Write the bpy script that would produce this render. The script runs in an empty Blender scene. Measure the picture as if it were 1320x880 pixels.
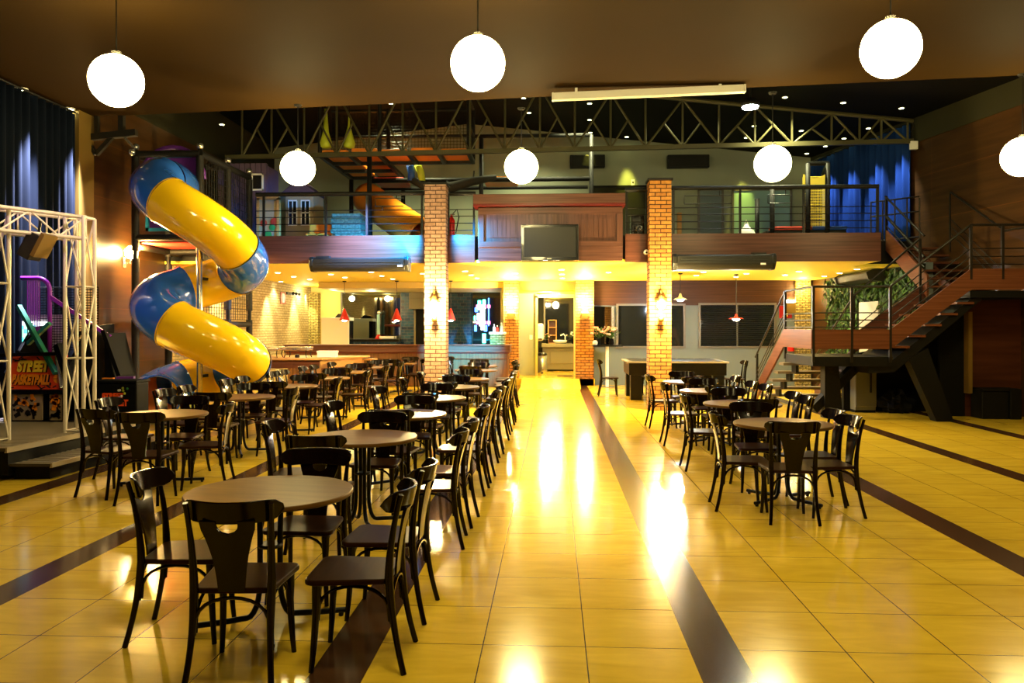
import bpy, bmesh, math, random
from mathutils import Vector, Matrix
random.seed(7)
PI = math.pi
SC = bpy.context.scene
COL = SC.collection
# ---------------------------------------------------------------- camera frame
FPX, CX, HZ, CAMZ = 1020.0, 660.0, 421.0, 1.70
PSI = math.radians(2.97)
CP, SP = math.cos(PSI), math.sin(PSI)
def ray(px, py):
    a = (px-CX)/FPX; b = (HZ-py)/FPX
    return Vector((a*CP-SP, a*SP+CP, b))
def Wd(px, py, d):            # world point at camera depth d
    r = ray(px, py); return Vector((r.x*d, r.y*d, CAMZ+r.z*d))
def Wy(px, py, Y):
    r = ray(px, py); return Wd(px, py, Y/r.y)
def Wx(px, py, X):
    r = ray(px, py); return Wd(px, py, X/r.x)
def Wz(px, py, z):
    r = ray(px, py); return Wd(px, py, (z-CAMZ)/r.z)
def XR(y): return 8.86-0.184*(y-15.4)       # right wall
def ROOF(x): return 7.39-0.111*x if x > -2.5 else 7.667+0.111*(x+2.5)
def Wroof(px, py):
    lo, hi = 8.0, 24.0
    for _ in range(40):
        m = (lo+hi)/2; p = Wd(px, py, m)
        if p.z > ROOF(p.x): hi = m
        else: lo = m
    return Wd(px, py, lo)

# ---------------------------------------------------------------- materials
MATS = {}
def newmat(name):
    m = bpy.data.materials.new(name); m.use_nodes = True
    nt = m.node_tree; b = nt.nodes['Principled BSDF']
    MATS[name] = m
    return m, nt, b
def mat(name, col, rough=0.5, metal=0.0, coat=0.0, emit=None, es=0.0, spec=0.3, alpha=None, trans=0.0, noise=0.0, nscale=8.0, bump=0.0):
    m, nt, b = newmat(name)
    b.inputs['Base Color'].default_value = (*col, 1)
    b.inputs['Roughness'].default_value = rough
    b.inputs['Metallic'].default_value = metal
    b.inputs['Coat Weight'].default_value = coat
    b.inputs['Specular IOR Level'].default_value = spec
    b.inputs['Transmission Weight'].default_value = trans
    if emit:
        b.inputs['Emission Color'].default_value = (*emit, 1); b.inputs['Emission Strength'].default_value = es
    if noise or bump:
        tc = nt.nodes.new('ShaderNodeTexCoord'); n = nt.nodes.new('ShaderNodeTexNoise')
        n.inputs['Scale'].default_value = nscale; n.inputs['Detail'].default_value = 5
        nt.links.new(tc.outputs['UV'], n.inputs['Vector'])
        if noise:
            r = nt.nodes.new('ShaderNodeValToRGB')
            r.color_ramp.elements[0].position = 0.3; r.color_ramp.elements[1].position = 0.7
            r.color_ramp.elements[0].color = (*[c*(1-noise) for c in col], 1)
            r.color_ramp.elements[1].color = (*[min(1, c*(1+noise)) for c in col], 1)
            nt.links.new(n.outputs['Fac'], r.inputs['Fac']); nt.links.new(r.outputs['Color'], b.inputs['Base Color'])
        if bump:
            bp = nt.nodes.new('ShaderNodeBump'); bp.inputs['Strength'].default_value = bump; bp.inputs['Distance'].default_value = 0.02
            nt.links.new(n.outputs['Fac'], bp.inputs['Height']); nt.links.new(bp.outputs['Normal'], b.inputs['Normal'])
    return m
def wood(name, c1, c2, rough=0.35, su=1.2, sv=22.0, coat=0.0, joint=None, spec=.25):
    m, nt, b = newmat(name)
    tc = nt.nodes.new('ShaderNodeTexCoord'); mp = nt.nodes.new('ShaderNodeMapping')
    mp.inputs['Scale'].default_value = (su, sv, 1)
    n = nt.nodes.new('ShaderNodeTexNoise'); n.inputs['Scale'].default_value = 1.0; n.inputs['Detail'].default_value = 6; n.inputs['Distortion'].default_value = 0.4
    r = nt.nodes.new('ShaderNodeValToRGB')
    r.color_ramp.elements[0].position = 0.32; r.color_ramp.elements[1].position = 0.68
    r.color_ramp.elements[0].color = (*c1, 1); r.color_ramp.elements[1].color = (*c2, 1)
    L = nt.links.new
    L(tc.outputs['UV'], mp.inputs['Vector']); L(mp.outputs['Vector'], n.inputs['Vector']); L(n.outputs['Fac'], r.inputs['Fac'])
    last = r.outputs['Color']
    if joint:
        w, h, jc = joint
        br = nt.nodes.new('ShaderNodeTexBrick'); br.offset = 0.0
        br.inputs['Scale'].default_value = 1.0; br.inputs['Brick Width'].default_value = w; br.inputs['Row Height'].default_value = h
        br.inputs['Mortar Size'].default_value = 0.006; br.inputs['Mortar Smooth'].default_value = 0.0
        br.inputs['Color1'].default_value = (1, 1, 1, 1); br.inputs['Color2'].default_value = (.8, .8, .8, 1); br.inputs['Mortar'].default_value = (*jc, 1)
        L(tc.outputs['UV'], br.inputs['Vector'])
        mx = nt.nodes.new('ShaderNodeMix'); mx.data_type = 'RGBA'; mx.blend_type = 'MULTIPLY'; mx.inputs[0].default_value = 1
        L(last, mx.inputs[6]); L(br.outputs['Color'], mx.inputs[7]); last = mx.outputs[2]
    L(last, b.inputs['Base Color'])
    b.inputs['Roughness'].default_value = rough; b.inputs['Coat Weight'].default_value = coat; b.inputs['Specular IOR Level'].default_value = spec
    return m
def brick(name, c1, c2, mortar, w=0.24, h=0.075, msize=0.01, rough=0.85, offset=0.5, bump=0.6, noise=0.5, spec=0.3):
    m, nt, b = newmat(name); L = nt.links.new
    tc = nt.nodes.new('ShaderNodeTexCoord')
    br = nt.nodes.new('ShaderNodeTexBrick'); br.offset = offset
    br.inputs['Scale'].default_value = 1.0; br.inputs['Brick Width'].default_value = w; br.inputs['Row Height'].default_value = h
    br.inputs['Mortar Size'].default_value = msize; br.inputs['Mortar Smooth'].default_value = 0.15
    br.inputs['Color1'].default_value = (*c1, 1); br.inputs['Color2'].default_value = (*c2, 1); br.inputs['Mortar'].default_value = (*mortar, 1)
    L(tc.outputs['UV'], br.inputs['Vector'])
    n = nt.nodes.new('ShaderNodeTexNoise'); n.inputs['Scale'].default_value = 14; n.inputs['Detail'].default_value = 4
    L(tc.outputs['UV'], n.inputs['Vector'])
    r = nt.nodes.new('ShaderNodeValToRGB'); r.color_ramp.elements[0].position = .3; r.color_ramp.elements[1].position = .7
    r.color_ramp.elements[0].color = (1-noise, 1-noise, 1-noise, 1); r.color_ramp.elements[1].color = (1, 1, 1, 1)
    L(n.outputs['Fac'], r.inputs['Fac'])
    mx = nt.nodes.new('ShaderNodeMix'); mx.data_type = 'RGBA'; mx.blend_type = 'MULTIPLY'; mx.inputs[0].default_value = 1
    L(br.outputs['Color'], mx.inputs[6]); L(r.outputs['Color'], mx.inputs[7]); L(mx.outputs[2], b.inputs['Base Color'])
    if bump:
        iv = nt.nodes.new('ShaderNodeMath'); iv.operation = 'MULTIPLY_ADD'; iv.inputs[1].default_value = -1.0; iv.inputs[2].default_value = 1.0
        L(br.outputs['Fac'], iv.inputs[0])
        ad = nt.nodes.new('ShaderNodeMath'); ad.operation = 'MULTIPLY_ADD'; ad.inputs[1].default_value = 0.35
        L(n.outputs['Fac'], ad.inputs[0]); L(iv.outputs[0], ad.inputs[2])
        bp = nt.nodes.new('ShaderNodeBump'); bp.inputs['Strength'].default_value = bump; bp.inputs['Distance'].default_value = 0.02
        L(ad.outputs[0], bp.inputs['Height']); L(bp.outputs['Normal'], b.inputs['Normal'])
    b.inputs['Roughness'].default_value = rough; b.inputs['Specular IOR Level'].default_value = spec
    return m
def emat(name, col, s):
    m = bpy.data.materials.new(name); m.use_nodes = True; nt = m.node_tree
    nt.nodes.clear(); o = nt.nodes.new('ShaderNodeOutputMaterial'); e = nt.nodes.new('ShaderNodeEmission')
    e.inputs['Color'].default_value = (*col, 1); e.inputs['Strength'].default_value = s
    nt.links.new(e.outputs[0], o.inputs[0]); MATS[name] = m
    return m

# ---------------------------------------------------------------- mesh builder
class MB:
    def __init__(s): s.v = []; s.f = []; s.mi = []; s.cur = 0
    def add(s, vs, fs):
        o = len(s.v); s.v += [Vector(q) for q in vs]
        for f in fs: s.f.append([i+o for i in f]); s.mi.append(s.cur)
        return s
    def box(s, x0, x1, y0, y1, z0, z1):
        return s.add([(x0,y0,z0),(x1,y0,z0),(x1,y1,z0),(x0,y1,z0),(x0,y0,z1),(x1,y0,z1),(x1,y1,z1),(x0,y1,z1)],
                     [(0,3,2,1),(4,5,6,7),(0,1,5,4),(1,2,6,5),(2,3,7,6),(3,0,4,7)])
    def obox(s, c, size, rz=0.0, rx=0.0, ry=0.0):
        M = Matrix.Translation(Vector(c)) @ Matrix.Rotation(rz,4,'Z') @ Matrix.Rotation(ry,4,'Y') @ Matrix.Rotation(rx,4,'X')
        a, b, d = size[0]/2, size[1]/2, size[2]/2
        vs = [M @ Vector(p) for p in [(-a,-b,-d),(a,-b,-d),(a,b,-d),(-a,b,-d),(-a,-b,d),(a,-b,d),(a,b,d),(-a,b,d)]]
        return s.add(vs, [(0,3,2,1),(4,5,6,7),(0,1,5,4),(1,2,6,5),(2,3,7,6),(3,0,4,7)])
    def bar(s, p, q, w, h=None):      # rectangular bar from p to q
        h = h or w; p = Vector(p); q = Vector(q); t = (q-p).normalized()
        up = Vector((0,0,1)) if abs(t.z) < .95 else Vector((0,1,0))
        a = t.cross(up).normalized(); b = a.cross(t).normalized()
        vs = []
        for c in (p, q):
            for (i, j) in ((-1,-1),(1,-1),(1,1),(-1,1)): vs.append(c+a*(i*w/2)+b*(j*h/2))
        return s.add(vs, [(0,1,2,3),(7,6,5,4),(0,4,5,1),(1,5,6,2),(2,6,7,3),(3,7,4,0)])
    def tube(s, pts, r, n=8, cap=True, closed=False):
        pts = [Vector(p) for p in pts]; N = len(pts)
        rr = r if isinstance(r, (list, tuple)) else [r]*N
        T = []
        for i in range(N):
            if closed: t = pts[(i+1) % N]-pts[i-1]
            else: t = pts[min(i+1,N-1)]-pts[max(i-1,0)]
            T.append(t.normalized())
        up = Vector((0,0,1)) if abs(T[0].z) < .9 else Vector((0,1,0))
        a = T[0].cross(up).normalized()
        vs = []
        for i in range(N):
            a = (a - T[i]*a.dot(T[i])).normalized(); b = T[i].cross(a)
            for k in range(n):
                an = 2*PI*k/n; vs.append(pts[i]+(a*math.cos(an)+b*math.sin(an))*rr[i])
        fs = []
        for i in range(N if closed else N-1):
            j = (i+1) % N
            for k in range(n):
                k2 = (k+1) % n; fs.append((i*n+k, i*n+k2, j*n+k2, j*n+k))
        if cap and not closed:
            fs.append(tuple(reversed(range(n)))); fs.append(tuple((N-1)*n+k for k in range(n)))
        return s.add(vs, fs)
    def cyl(s, p, q, r, n=16): return s.tube([p, q], r, n)
    def lathe(s, c, prof, n=24, axis='Z'):
        c = Vector(c); vs = []; fs = []
        M = {'Z': Matrix.Identity(3), 'Y': Matrix.Rotation(-PI/2,3,'X'), 'X': Matrix.Rotation(PI/2,3,'Y')}[axis]
        for (r, z) in prof:
            for k in range(n):
                an = 2*PI*k/n; vs.append(c+M@Vector((r*math.cos(an), r*math.sin(an), z)))
        for i in range(len(prof)-1):
            for k in range(n):
                k2 = (k+1) % n; fs.append((i*n+k, i*n+k2, (i+1)*n+k2, (i+1)*n+k))
        if prof[0][0] > 1e-5: fs.append(tuple(reversed(range(n))))
        if prof[-1][0] > 1e-5: fs.append(tuple((len(prof)-1)*n+k for k in range(n)))
        return s.add(vs, fs)
    def sphere(s, c, r, n=24, m=14, sz=1.0):
        return s.lathe(c, [(max(r*math.sin(PI*i/m), 1e-6), -r*sz*math.cos(PI*i/m)) for i in range(m+1)], n)
    def prism(s, poly, d0, d1, axis='Y'):    # polygon (a,b) extruded along an axis
        n = len(poly)
        def P(a, b, d): return {'Y': (a, d, b), 'X': (d, a, b), 'Z': (a, b, d)}[axis]
        vs = [P(a,b,d0) for a,b in poly]+[P(a,b,d1) for a,b in poly]
        fs = [tuple(range(n)), tuple(reversed(range(n,2*n)))]+[(i,n+i,n+(i+1)%n,(i+1)%n) for i in range(n)]
        return s.add(vs, fs)
    def sheet(s, grid, th=None):              # grid of rows of points, optional thickness along +normal
        R = len(grid); C = len(grid[0]); base = [Vector(p) for row in grid for p in row]
        if th is None:
            return s.add(base, [(i*C+j, i*C+j+1, (i+1)*C+j+1, (i+1)*C+j) for i in range(R-1) for j in range(C-1)])
        nrm = []
        for i in range(R):
            for j in range(C):
                u = base[i*C+min(j+1,C-1)]-base[i*C+max(j-1,0)]; w = base[min(i+1,R-1)*C+j]-base[max(i-1,0)*C+j]
                nrm.append(u.cross(w).normalized())
        off = R*C; vs = base+[p+n_*th for p, n_ in zip(base, nrm)]; fs = []
        for i in range(R-1):
            for j in range(C-1):
                a, b, c, d = i*C+j, i*C+j+1, (i+1)*C+j+1, (i+1)*C+j
                fs.append((d,c,b,a)); fs.append((a+off,b+off,c+off,d+off))
        for j in range(C-1):
            fs.append((j,j+1,j+1+off,j+off)); k=(R-1)*C+j; fs.append((k+1,k,k+off,k+1+off))
        for i in range(R-1):
            k=i*C; fs.append((k+C,k,k+off,k+C+off)); k=i*C+C-1; fs.append((k,k+C,k+C+off,k+off))
        return s.add(vs, fs)
    def build(s, name, m, parent=None, smooth=False, bevel=0.0, seg=2, sub=0, fixn=True, angle=None, loc=None):
        if parent is not None: o0 = OFF[parent.name]
        elif loc is not None: o0 = Vector(loc)
        else:
            xs = [p.x for p in s.v]; ys = [p.y for p in s.v]; zs = [p.z for p in s.v]
            o0 = Vector(((min(xs)+max(xs))/2, (min(ys)+max(ys))/2, min(zs)))
        me = bpy.data.meshes.new(name)
        me.from_pydata([tuple(p) for p in s.v], [], s.f)
        ms = m if isinstance(m, (list, tuple)) else [m]
        for q in ms: me.materials.append(MATS[q] if isinstance(q, str) else q)
        me.polygons.foreach_set('material_index', s.mi)
        bm = bmesh.new(); bm.from_mesh(me)
        if fixn: bmesh.ops.recalc_face_normals(bm, faces=bm.faces)
        uv = bm.loops.layers.uv.new('UVMap')
        for f in bm.faces:
            n = f.normal; ax = max(range(3), key=lambda i: abs(n[i]))
            for l in f.loops:
                c = l.vert.co
                l[uv].uv = (c.x, c.y) if ax == 2 else ((c.x, c.z) if ax == 1 else (c.y, c.z))
            if smooth: f.smooth = True
        for v in bm.verts: v.co -= o0
        bm.to_mesh(me); bm.free()
        o = bpy.data.objects.new(name, me); COL.objects.link(o)
        if parent is not None: o.parent = parent; OFF[o.name] = Vector(OFF[parent.name])
        else: o.location = o0; OFF[o.name] = Vector(o0)
        if bevel:
            b = o.modifiers.new('bevel', 'BEVEL'); b.width = bevel; b.segments = seg; b.limit_method = 'ANGLE'; b.angle_limit = math.radians(40)
        if sub:
            b = o.modifiers.new('sub', 'SUBSURF'); b.levels = sub; b.render_levels = sub
        if smooth and angle:
            try: me.set_sharp_from_angle(angle=math.radians(angle))
            except Exception: pass
        return o
OFF = {}
def tag(o, label=None, cat=None, group=None, kind=None):
    if label: o['label'] = label
    if cat: o['category'] = cat
    if group: o['group'] = group
    if kind: o['kind'] = kind
    return o
def thing(name, label, cat, loc=(0,0,0), group=None):
    o = bpy.data.objects.new(name, None); COL.objects.link(o); o.location = loc
    o.empty_display_size = 0.2
    OFF[o.name] = Vector(loc)
    return tag(o, label, cat, group)
def dup(root, loc, rz=0.0, label=None, group=None, sc=None):
    r = root.copy(); COL.objects.link(r); r.location = loc; r.rotation_euler = (0,0,rz)
    if label: r['label'] = label
    if group: r['group'] = group
    for ch in list(root.children):
        c = ch.copy(); COL.objects.link(c); c.parent = r
        for g in ch.children:
            d = g.copy(); COL.objects.link(d); d.parent = c
    return r
def struct(name, mb, m, label=None, **k):
    return tag(mb.build(name, m, **k), label, None, None, 'structure')
def arc(c, r, a0, a1, n): return [(c[0]+r*math.cos(a0+(a1-a0)*i/n), c[1]+r*math.sin(a0+(a1-a0)*i/n)) for i in range(n+1)]
def lamp(name, typ, loc, energy, col, size=0.1, aim=None, angle=60, blend=0.5):
    l = bpy.data.lights.new(name, typ); l.energy = energy; l.color = col
    if typ in ('POINT', 'SPOT'): l.shadow_soft_size = size
    if typ == 'SPOT': l.spot_size = math.radians(angle); l.spot_blend = blend
    if typ == 'AREA': l.size = size
    o = bpy.data.objects.new(name, l); COL.objects.link(o); o.location = loc
    if aim is not None: o.rotation_euler = (Vector(aim)-Vector(loc)).to_track_quat('-Z', 'Y').to_euler()
    return o
def txt(body, size, loc, rot, m, name, parent, ext=0.003, align='CENTER', sx=1.0, shear=0.0):
    cu = bpy.data.curves.new(name, 'FONT'); cu.body = body; cu.size = size; cu.extrude = ext; cu.align_x = align; cu.shear = shear
    cu.offset = 0.012*size/0.2
    ob = bpy.data.objects.new('tmp', cu); COL.objects.link(ob)
    bpy.context.view_layer.update()
    me = bpy.data.meshes.new_from_object(ob.evaluated_get(bpy.context.evaluated_depsgraph_get()))
    bpy.data.objects.remove(ob); bpy.data.curves.remove(cu)
    me.materials.clear(); me.materials.append(MATS[m])
    o = bpy.data.objects.new(name, me); COL.objects.link(o)
    M = Matrix.Translation(Vector(loc)-OFF[parent.name]) @ rot.to_4x4() @ Matrix.Diagonal((sx,1,1,1))
    me.transform(M); o.parent = parent; OFF[o.name] = OFF[parent.name]
    return o
ROTF = Matrix.Rotation(PI/2, 3, 'X')          # text facing -Y (the camera)
# ---------------------------------------------------------------- palette
def floor_mat():
    m, nt, b = newmat('floor_tile'); L = nt.links.new
    tc = nt.nodes.new('ShaderNodeTexCoord')
    br = nt.nodes.new('ShaderNodeTexBrick'); br.offset = 0.0
    br.inputs['Scale'].default_value = 1.0; br.inputs['Brick Width'].default_value = 0.546; br.inputs['Row Height'].default_value = 0.572
    br.inputs['Mortar Size'].default_value = 0.0032; br.inputs['Mortar Smooth'].default_value = 0.0
    br.inputs['Color1'].default_value = (.92,.63,.050,1); br.inputs['Color2'].default_value = (.85,.565,.040,1); br.inputs['Mortar'].default_value = (.10,.06,.012,1)
    L(tc.outputs['UV'], br.inputs['Vector'])
    mp = nt.nodes.new('ShaderNodeMapping'); mp.inputs['Scale'].default_value = (1.2,5,1)
    n = nt.nodes.new('ShaderNodeTexNoise'); n.inputs['Scale'].default_value = 1.5; n.inputs['Detail'].default_value = 6; n.inputs['Distortion'].default_value = 1.2
    L(tc.outputs['UV'], mp.inputs['Vector']); L(mp.outputs['Vector'], n.inputs['Vector'])
    r = nt.nodes.new('ShaderNodeValToRGB'); r.color_ramp.elements[0].position = .3; r.color_ramp.elements[1].position = .7
    r.color_ramp.elements[0].color = (.82,.79,.72,1); r.color_ramp.elements[1].color = (1,1,1,1)
    L(n.outputs['Fac'], r.inputs['Fac'])
    mx = nt.nodes.new('ShaderNodeMix'); mx.data_type = 'RGBA'; mx.blend_type = 'MULTIPLY'; mx.inputs[0].default_value = 1
    L(br.outputs['Color'], mx.inputs[6]); L(r.outputs['Color'], mx.inputs[7]); L(mx.outputs[2], b.inputs['Base Color'])
    rr = nt.nodes.new('ShaderNodeMapRange'); rr.inputs['To Min'].default_value = .10; rr.inputs['To Max'].default_value = .19
    L(n.outputs['Fac'], rr.inputs['Value']); L(rr.outputs[0], b.inputs['Roughness'])
    b.inputs['Specular IOR Level'].default_value = .6
    return m
floor_mat()
brick('floor_band', (.085,.036,.014), (.075,.032,.013), (.03,.015,.008), w=0.26, h=0.80, msize=.002, offset=0, bump=0, noise=.25, rough=.16, spec=.6)
mat('ceiling_paint', (.026,.0135,.003), .7, spec=.03, noise=.06, nscale=.7)
mat('black_paint', (.0045,.004,.003), .7, spec=.1)
mat('door_white', (.36,.36,.34), .4)
mat('tread_dark', (.10,.075,.05), .5)
mat('olive_paint', (.030,.028,.014), .7, spec=.1)
mat('wall_grey', (.31,.34,.25), .7, noise=.05, nscale=1)
mat('wall_lower', (.15,.185,.185), .7)
wood('wall_wood', (.034,.0140,.0032), (.064,.0270,.0066), .36, .8, 9, joint=(6.0,1.02,(1.9,1.5,.9)))
wood('fascia_dark', (.035,.013,.006), (.065,.026,.012), .4, .7, 26)
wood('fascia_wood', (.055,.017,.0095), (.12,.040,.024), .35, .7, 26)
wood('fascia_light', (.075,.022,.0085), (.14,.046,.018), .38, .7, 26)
wood('panel_wood', (.065,.024,.016), (.125,.052,.036), .42, 24, .9)
wood('panel_wood_h', (.065,.024,.016), (.125,.052,.036), .42, .9, 24)
wood('bar_wood', (.095,.042,.018), (.17,.08,.035), .4, 24, .9)
wood('chair_wood', (.0040,.0013,.0005), (.0075,.0026,.0010), .17, 3, 40, spec=.22)
wood('seat_wood', (.020,.0070,.0020), (.034,.0125,.0040), .3, 3, 40, spec=.05)
wood('table_wood', (.13,.062,.015), (.20,.105,.030), .33, 2, 14, spec=.08)
mat('table_rim', (.035,.015,.006), .4)
mat('black_metal', (.004,.004,.004), .35, .4)
mat('dark_steel', (.014,.0135,.012), .42, .5)
mat('rail_metal', (.022,.018,.014), .4, .6)
mat('truss_metal', (.085,.075,.033), .5, .3)
brick('pillar_brick', (.46,.185,.032), (.62,.29,.06), (.06,.02,.006), w=.23, h=.082, msize=.009, bump=.9, noise=.35)
brick('pillar_brick_pale', (.36,.21,.15), (.46,.29,.22), (.09,.045,.035), w=.23, h=.082, msize=.009, bump=.9, noise=.4)
brick('side_brick', (.50,.40,.19), (.62,.50,.27), (.26,.19,.07), w=.24, h=.075, msize=.008, bump=.8, noise=.4)
brick('stone_clad', (.62,.50,.16), (.70,.56,.20), (.16,.12,.03), w=.17, h=.05, msize=.012, bump=1.0, noise=.7)
brick('blue_tile', (.012,.035,.085), (.03,.12,.22), (.12,.16,.20), w=.20, h=.10, msize=.006, bump=.25, noise=.3, rough=.12, spec=.9)
mat('cream_ceiling', (.84,.68,.07), .6)
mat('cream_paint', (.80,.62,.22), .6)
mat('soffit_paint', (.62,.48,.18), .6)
mat('bulb_glass', (1,.9,.7), .3)
emat('globe_glow', (1,.81,.34), 15.0)
emat('sconce_glow', (1,.74,.32), 40.0)
emat('down_glow', (1,.84,.50), 14.0)
emat('spot_glow', (.90,.95,.40), 6.0)
emat('cold_glow', (.72,.92,1), 22.0)
emat('curtain_spot_glow', (.95,1,.6), 7.0)
mat('white_enamel', (.88,.86,.80), .35)
mat('white_plastic', (.85,.84,.8), .4)
mat('gold_strip', (.20,.12,.025), .4, .3)
mat('slide_yellow', (.86,.52,.008), .16, coat=.6)
mat('slide_blue', (.022,.12,.58), .14, coat=.7)
mat('slide_inside', (.65,.20,.03), .4)
mat('pad_orange', (.92,.27,.025), .5)
mat('tube_orange', (.90,.30,.02), .3)
mat('pad_red', (.50,.05,.03), .5)
mat('purple_plastic', (.10,.02,.22), .35)
mat('cyan_frame', (.02,.28,.46), .4)
mat('foam_black', (.007,.0065,.0055), .6, noise=.4, nscale=25)
mat('curtain_navy', (.0045,.0075,.016), .8, spec=.05)
mat('curtain_blue', (.008,.030,.14), .8, spec=.05)
mat('frame_cream', (.66,.58,.48), .4, .2)
mat('arcade_black', (.003,.003,.0035), .6, spec=.08)
mat('arcade_purple', (.22,.02,.36), .35)
mat('arcade_green', (.02,.20,.12), .4)
mat('graffiti_red', (.80,.075,.01), .45)
mat('graffiti_orange', (.90,.28,.01), .45)
mat('graffiti_yellow', (.92,.62,.05), .45)
mat('graffiti_black', (.012,.008,.006), .5)
mat('tread_plate', (.07,.058,.052), .5, .2)
mat('tread_edge', (.50,.42,.30), .4, .5)
mat('screen_grey', (.020,.020,.016), .4, spec=.25)
mat('tv_black', (.008,.008,.008), .2, coat=.5)
mat('ac_grey', (.015,.0135,.010), .38)
mat('ac_dark', (.016,.016,.013), .3)
mat('speaker_black', (.010,.010,.010), .6)
mat('red_enamel', (.50,.02,.012), .3)
mat('fire_red', (.6,.015,.01), .35)
mat('glass_dark', (.012,.014,.014), .05, spec=.9)
mat('mirror', (.20,.23,.21), .03, 1.0)
mat('frame_grey', (.14,.13,.115), .4, .3)
mat('leaf', (.014,.046,.005), .5)
mat('leaf_light', (.040,.10,.012), .5)
mat('soil_backing', (.010,.016,.006), .9)
mat('petal_pink', (.75,.36,.26), .6)
mat('petal_white', (.82,.78,.68), .6)
mat('steel', (.55,.53,.48), .25, .9)
mat('grey_cabinet', (.13,.125,.10), .3, .2)
mat('charcoal', (.0045,.004,.003), .55, spec=.15)
wood('oak', (.42,.20,.05), (.60,.31,.09), .4, 3, 20)
wood('darkred_wood', (.045,.012,.005), (.075,.022,.009), .35, .8, 9)
mat('mat_pattern', (.13,.17,.11), .7, noise=.5, nscale=18)
mat('toy_beige', (.36,.27,.15), .6)
mat('toy_purple', (.10,.065,.12), .6)
mat('toy_green', (.03,.24,.05), .5)
mat('net_grey', (.42,.38,.25), .7)
mat('net_yellow', (.68,.52,.06), .6)
mat('pad_blue', (.02,.07,.30), .5)
mat('lime', (.46,.52,.03), .45)
mat('door_blue', (.15,.20,.22), .35)
mat('door_teal', (.25,.42,.42), .4)
mat('pool_black', (.004,.0033,.0027), .3)
mat('pool_top', (.40,.36,.28), .25)
mat('drape_dark', (.022,.020,.014), .8)
mat('sink_white', (.86,.84,.78), .2)
mat('vanity', (.22,.19,.11), .5)
mat('sign_red', (.35,.012,.008), .4)
mat('lip_red', (.11,.008,.007), .4)
emat('neon_green', (.08,1,.55), 3.0)
emat('neon_white', (.85,1,1), 4.0)
emat('neon_pink', (1,.12,.45), 2.2)
emat('neon_blue', (.05,.22,1), 2.6)
emat('screen_green', (.16,.78,.30), 1.3)
emat('screen_white', (.75,.80,.95), 1.2)
emat('screen_teal', (.05,.62,.60), 1.2)

# ---------------------------------------------------------------- setting
YF, YB = 16.5, 23.2          # mezzanine front, back wall
ZC, ZM0, ZM1 = 5.4, 3.04, 3.60
XL = -8.3
mb = MB()
edges = [(-9.0,0),(-5.53,0),(-5.26,1),(-3.62,0),(-3.37,1),(-1.186,0),(-.92,1),(.72,0),(.975,1),(3.2,0),(3.46,1),(5.15,0),(5.41,1),(7.1,0),(7.36,1),(14,0)]
floor_uv = []
for i in range(len(edges)-1):
    x0, x1, k = edges[i][0], edges[i+1][0], edges[i+1][1]
    mb.cur = k; mb.add([(x0,-7,0),(x1,-7,0),(x1,30,0),(x0,30,0)], [(0,1,2,3)]); floor_uv.append((x0, x1, k))
fl = struct('floor', mb, ['floor_tile','floor_band'], loc=(0,0,0), fixn=False)
uvl = fl.data.uv_layers[0].data
for p, (x0, x1, k) in zip(fl.data.polygons, floor_uv):
    for li in p.loop_indices:
        co = fl.data.vertices[fl.data.loops[li].vertex_index].co
        n = max(1, round((x1-x0)/.546)); u = (co.x-x0)/(x1-x0)*(n*.546 if k == 0 else .26)
        if k == 0 and x0 < -8: u = (co.x-x1)/.546*.546+.546*40
        uvl[li].uv = (u+.0011, co.y-4.22+.572*60)
struct('floor_base', MB().box(-9,14,-7,30,-.2,-.01), 'black_paint')
# main dropped ceiling, its front edge runs slightly askew
e0 = Wz(0,156,ZC); e1 = Wz(1320,97,ZC)
d = (e1-e0); A = e0+d*(-.12); B = e1+d*.5
mb = MB().prism([(A.x,A.y),(B.x,B.y),(14,-7),(-9,-7)], ZC, ZC+.14, 'Z')
struct('ceiling', mb, 'ceiling_paint')
mb = MB()
for (xa, xb) in ((-9.2,-2.5),(-2.5,14)):
    mb.add([(xa,10,ROOF(xa)),(xb,10,ROOF(xb)),(xb,30,ROOF(xb)),(xa,30,ROOF(xa)),(xa,10,ROOF(xa)+.1),(xb,10,ROOF(xb)+.1),(xb,30,ROOF(xb)+.1),(xa,30,ROOF(xa)+.1)],
           [(0,3,2,1),(4,5,6,7),(0,1,5,4),(1,2,6,5),(2,3,7,6),(3,0,4,7)])
struct('ceiling_upper', mb, 'black_paint')
# left wall: wood up front, brick under the mezzanine, dark above
struct('wall_left', MB().box(XL-.15,XL,-7,30,0,5.9), 'wall_wood')
struct('wall_left_upper', MB().box(XL-.15,XL,8,30,5.9,8), 'olive_paint')
struct('wall_left_brick', MB().box(XL,XL+.06,YF+.35,26.6,0,ZM0), 'side_brick')
# right wall
mb = MB(); ya, yb = -7, 30
def rwall(mb, y0, y1, z0, z1, t0=0.0, t1=.15):
    pts = [(XR(y0)+t0,y0),(XR(y1)+t0,y1),(XR(y1)+t1,y1),(XR(y0)+t1,y0)]
    return mb.prism(pts, z0, z1, 'Z')
struct('wall_right', rwall(MB(), -7, 30, 0, 5.9), 'wall_wood')
struct('wall_right_upper', rwall(MB(), 8, 30, 5.9, 8, -.02), 'olive_paint')
struct('wall_front', MB().box(-9,14,-7.15,-7,0,5.6), 'wall_wood')
# upper back wall
zs = lambda x: ROOF(x)+.05
struct('wall_back_upper', MB().prism([(-8.4,ZM1-.3),(8,ZM1-.3),(8,zs(8)),(-2.5,zs(-2.5)),(-8.4,zs(-8.4))], YB, YB+.15, 'Y'), 'wall_grey')
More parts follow.
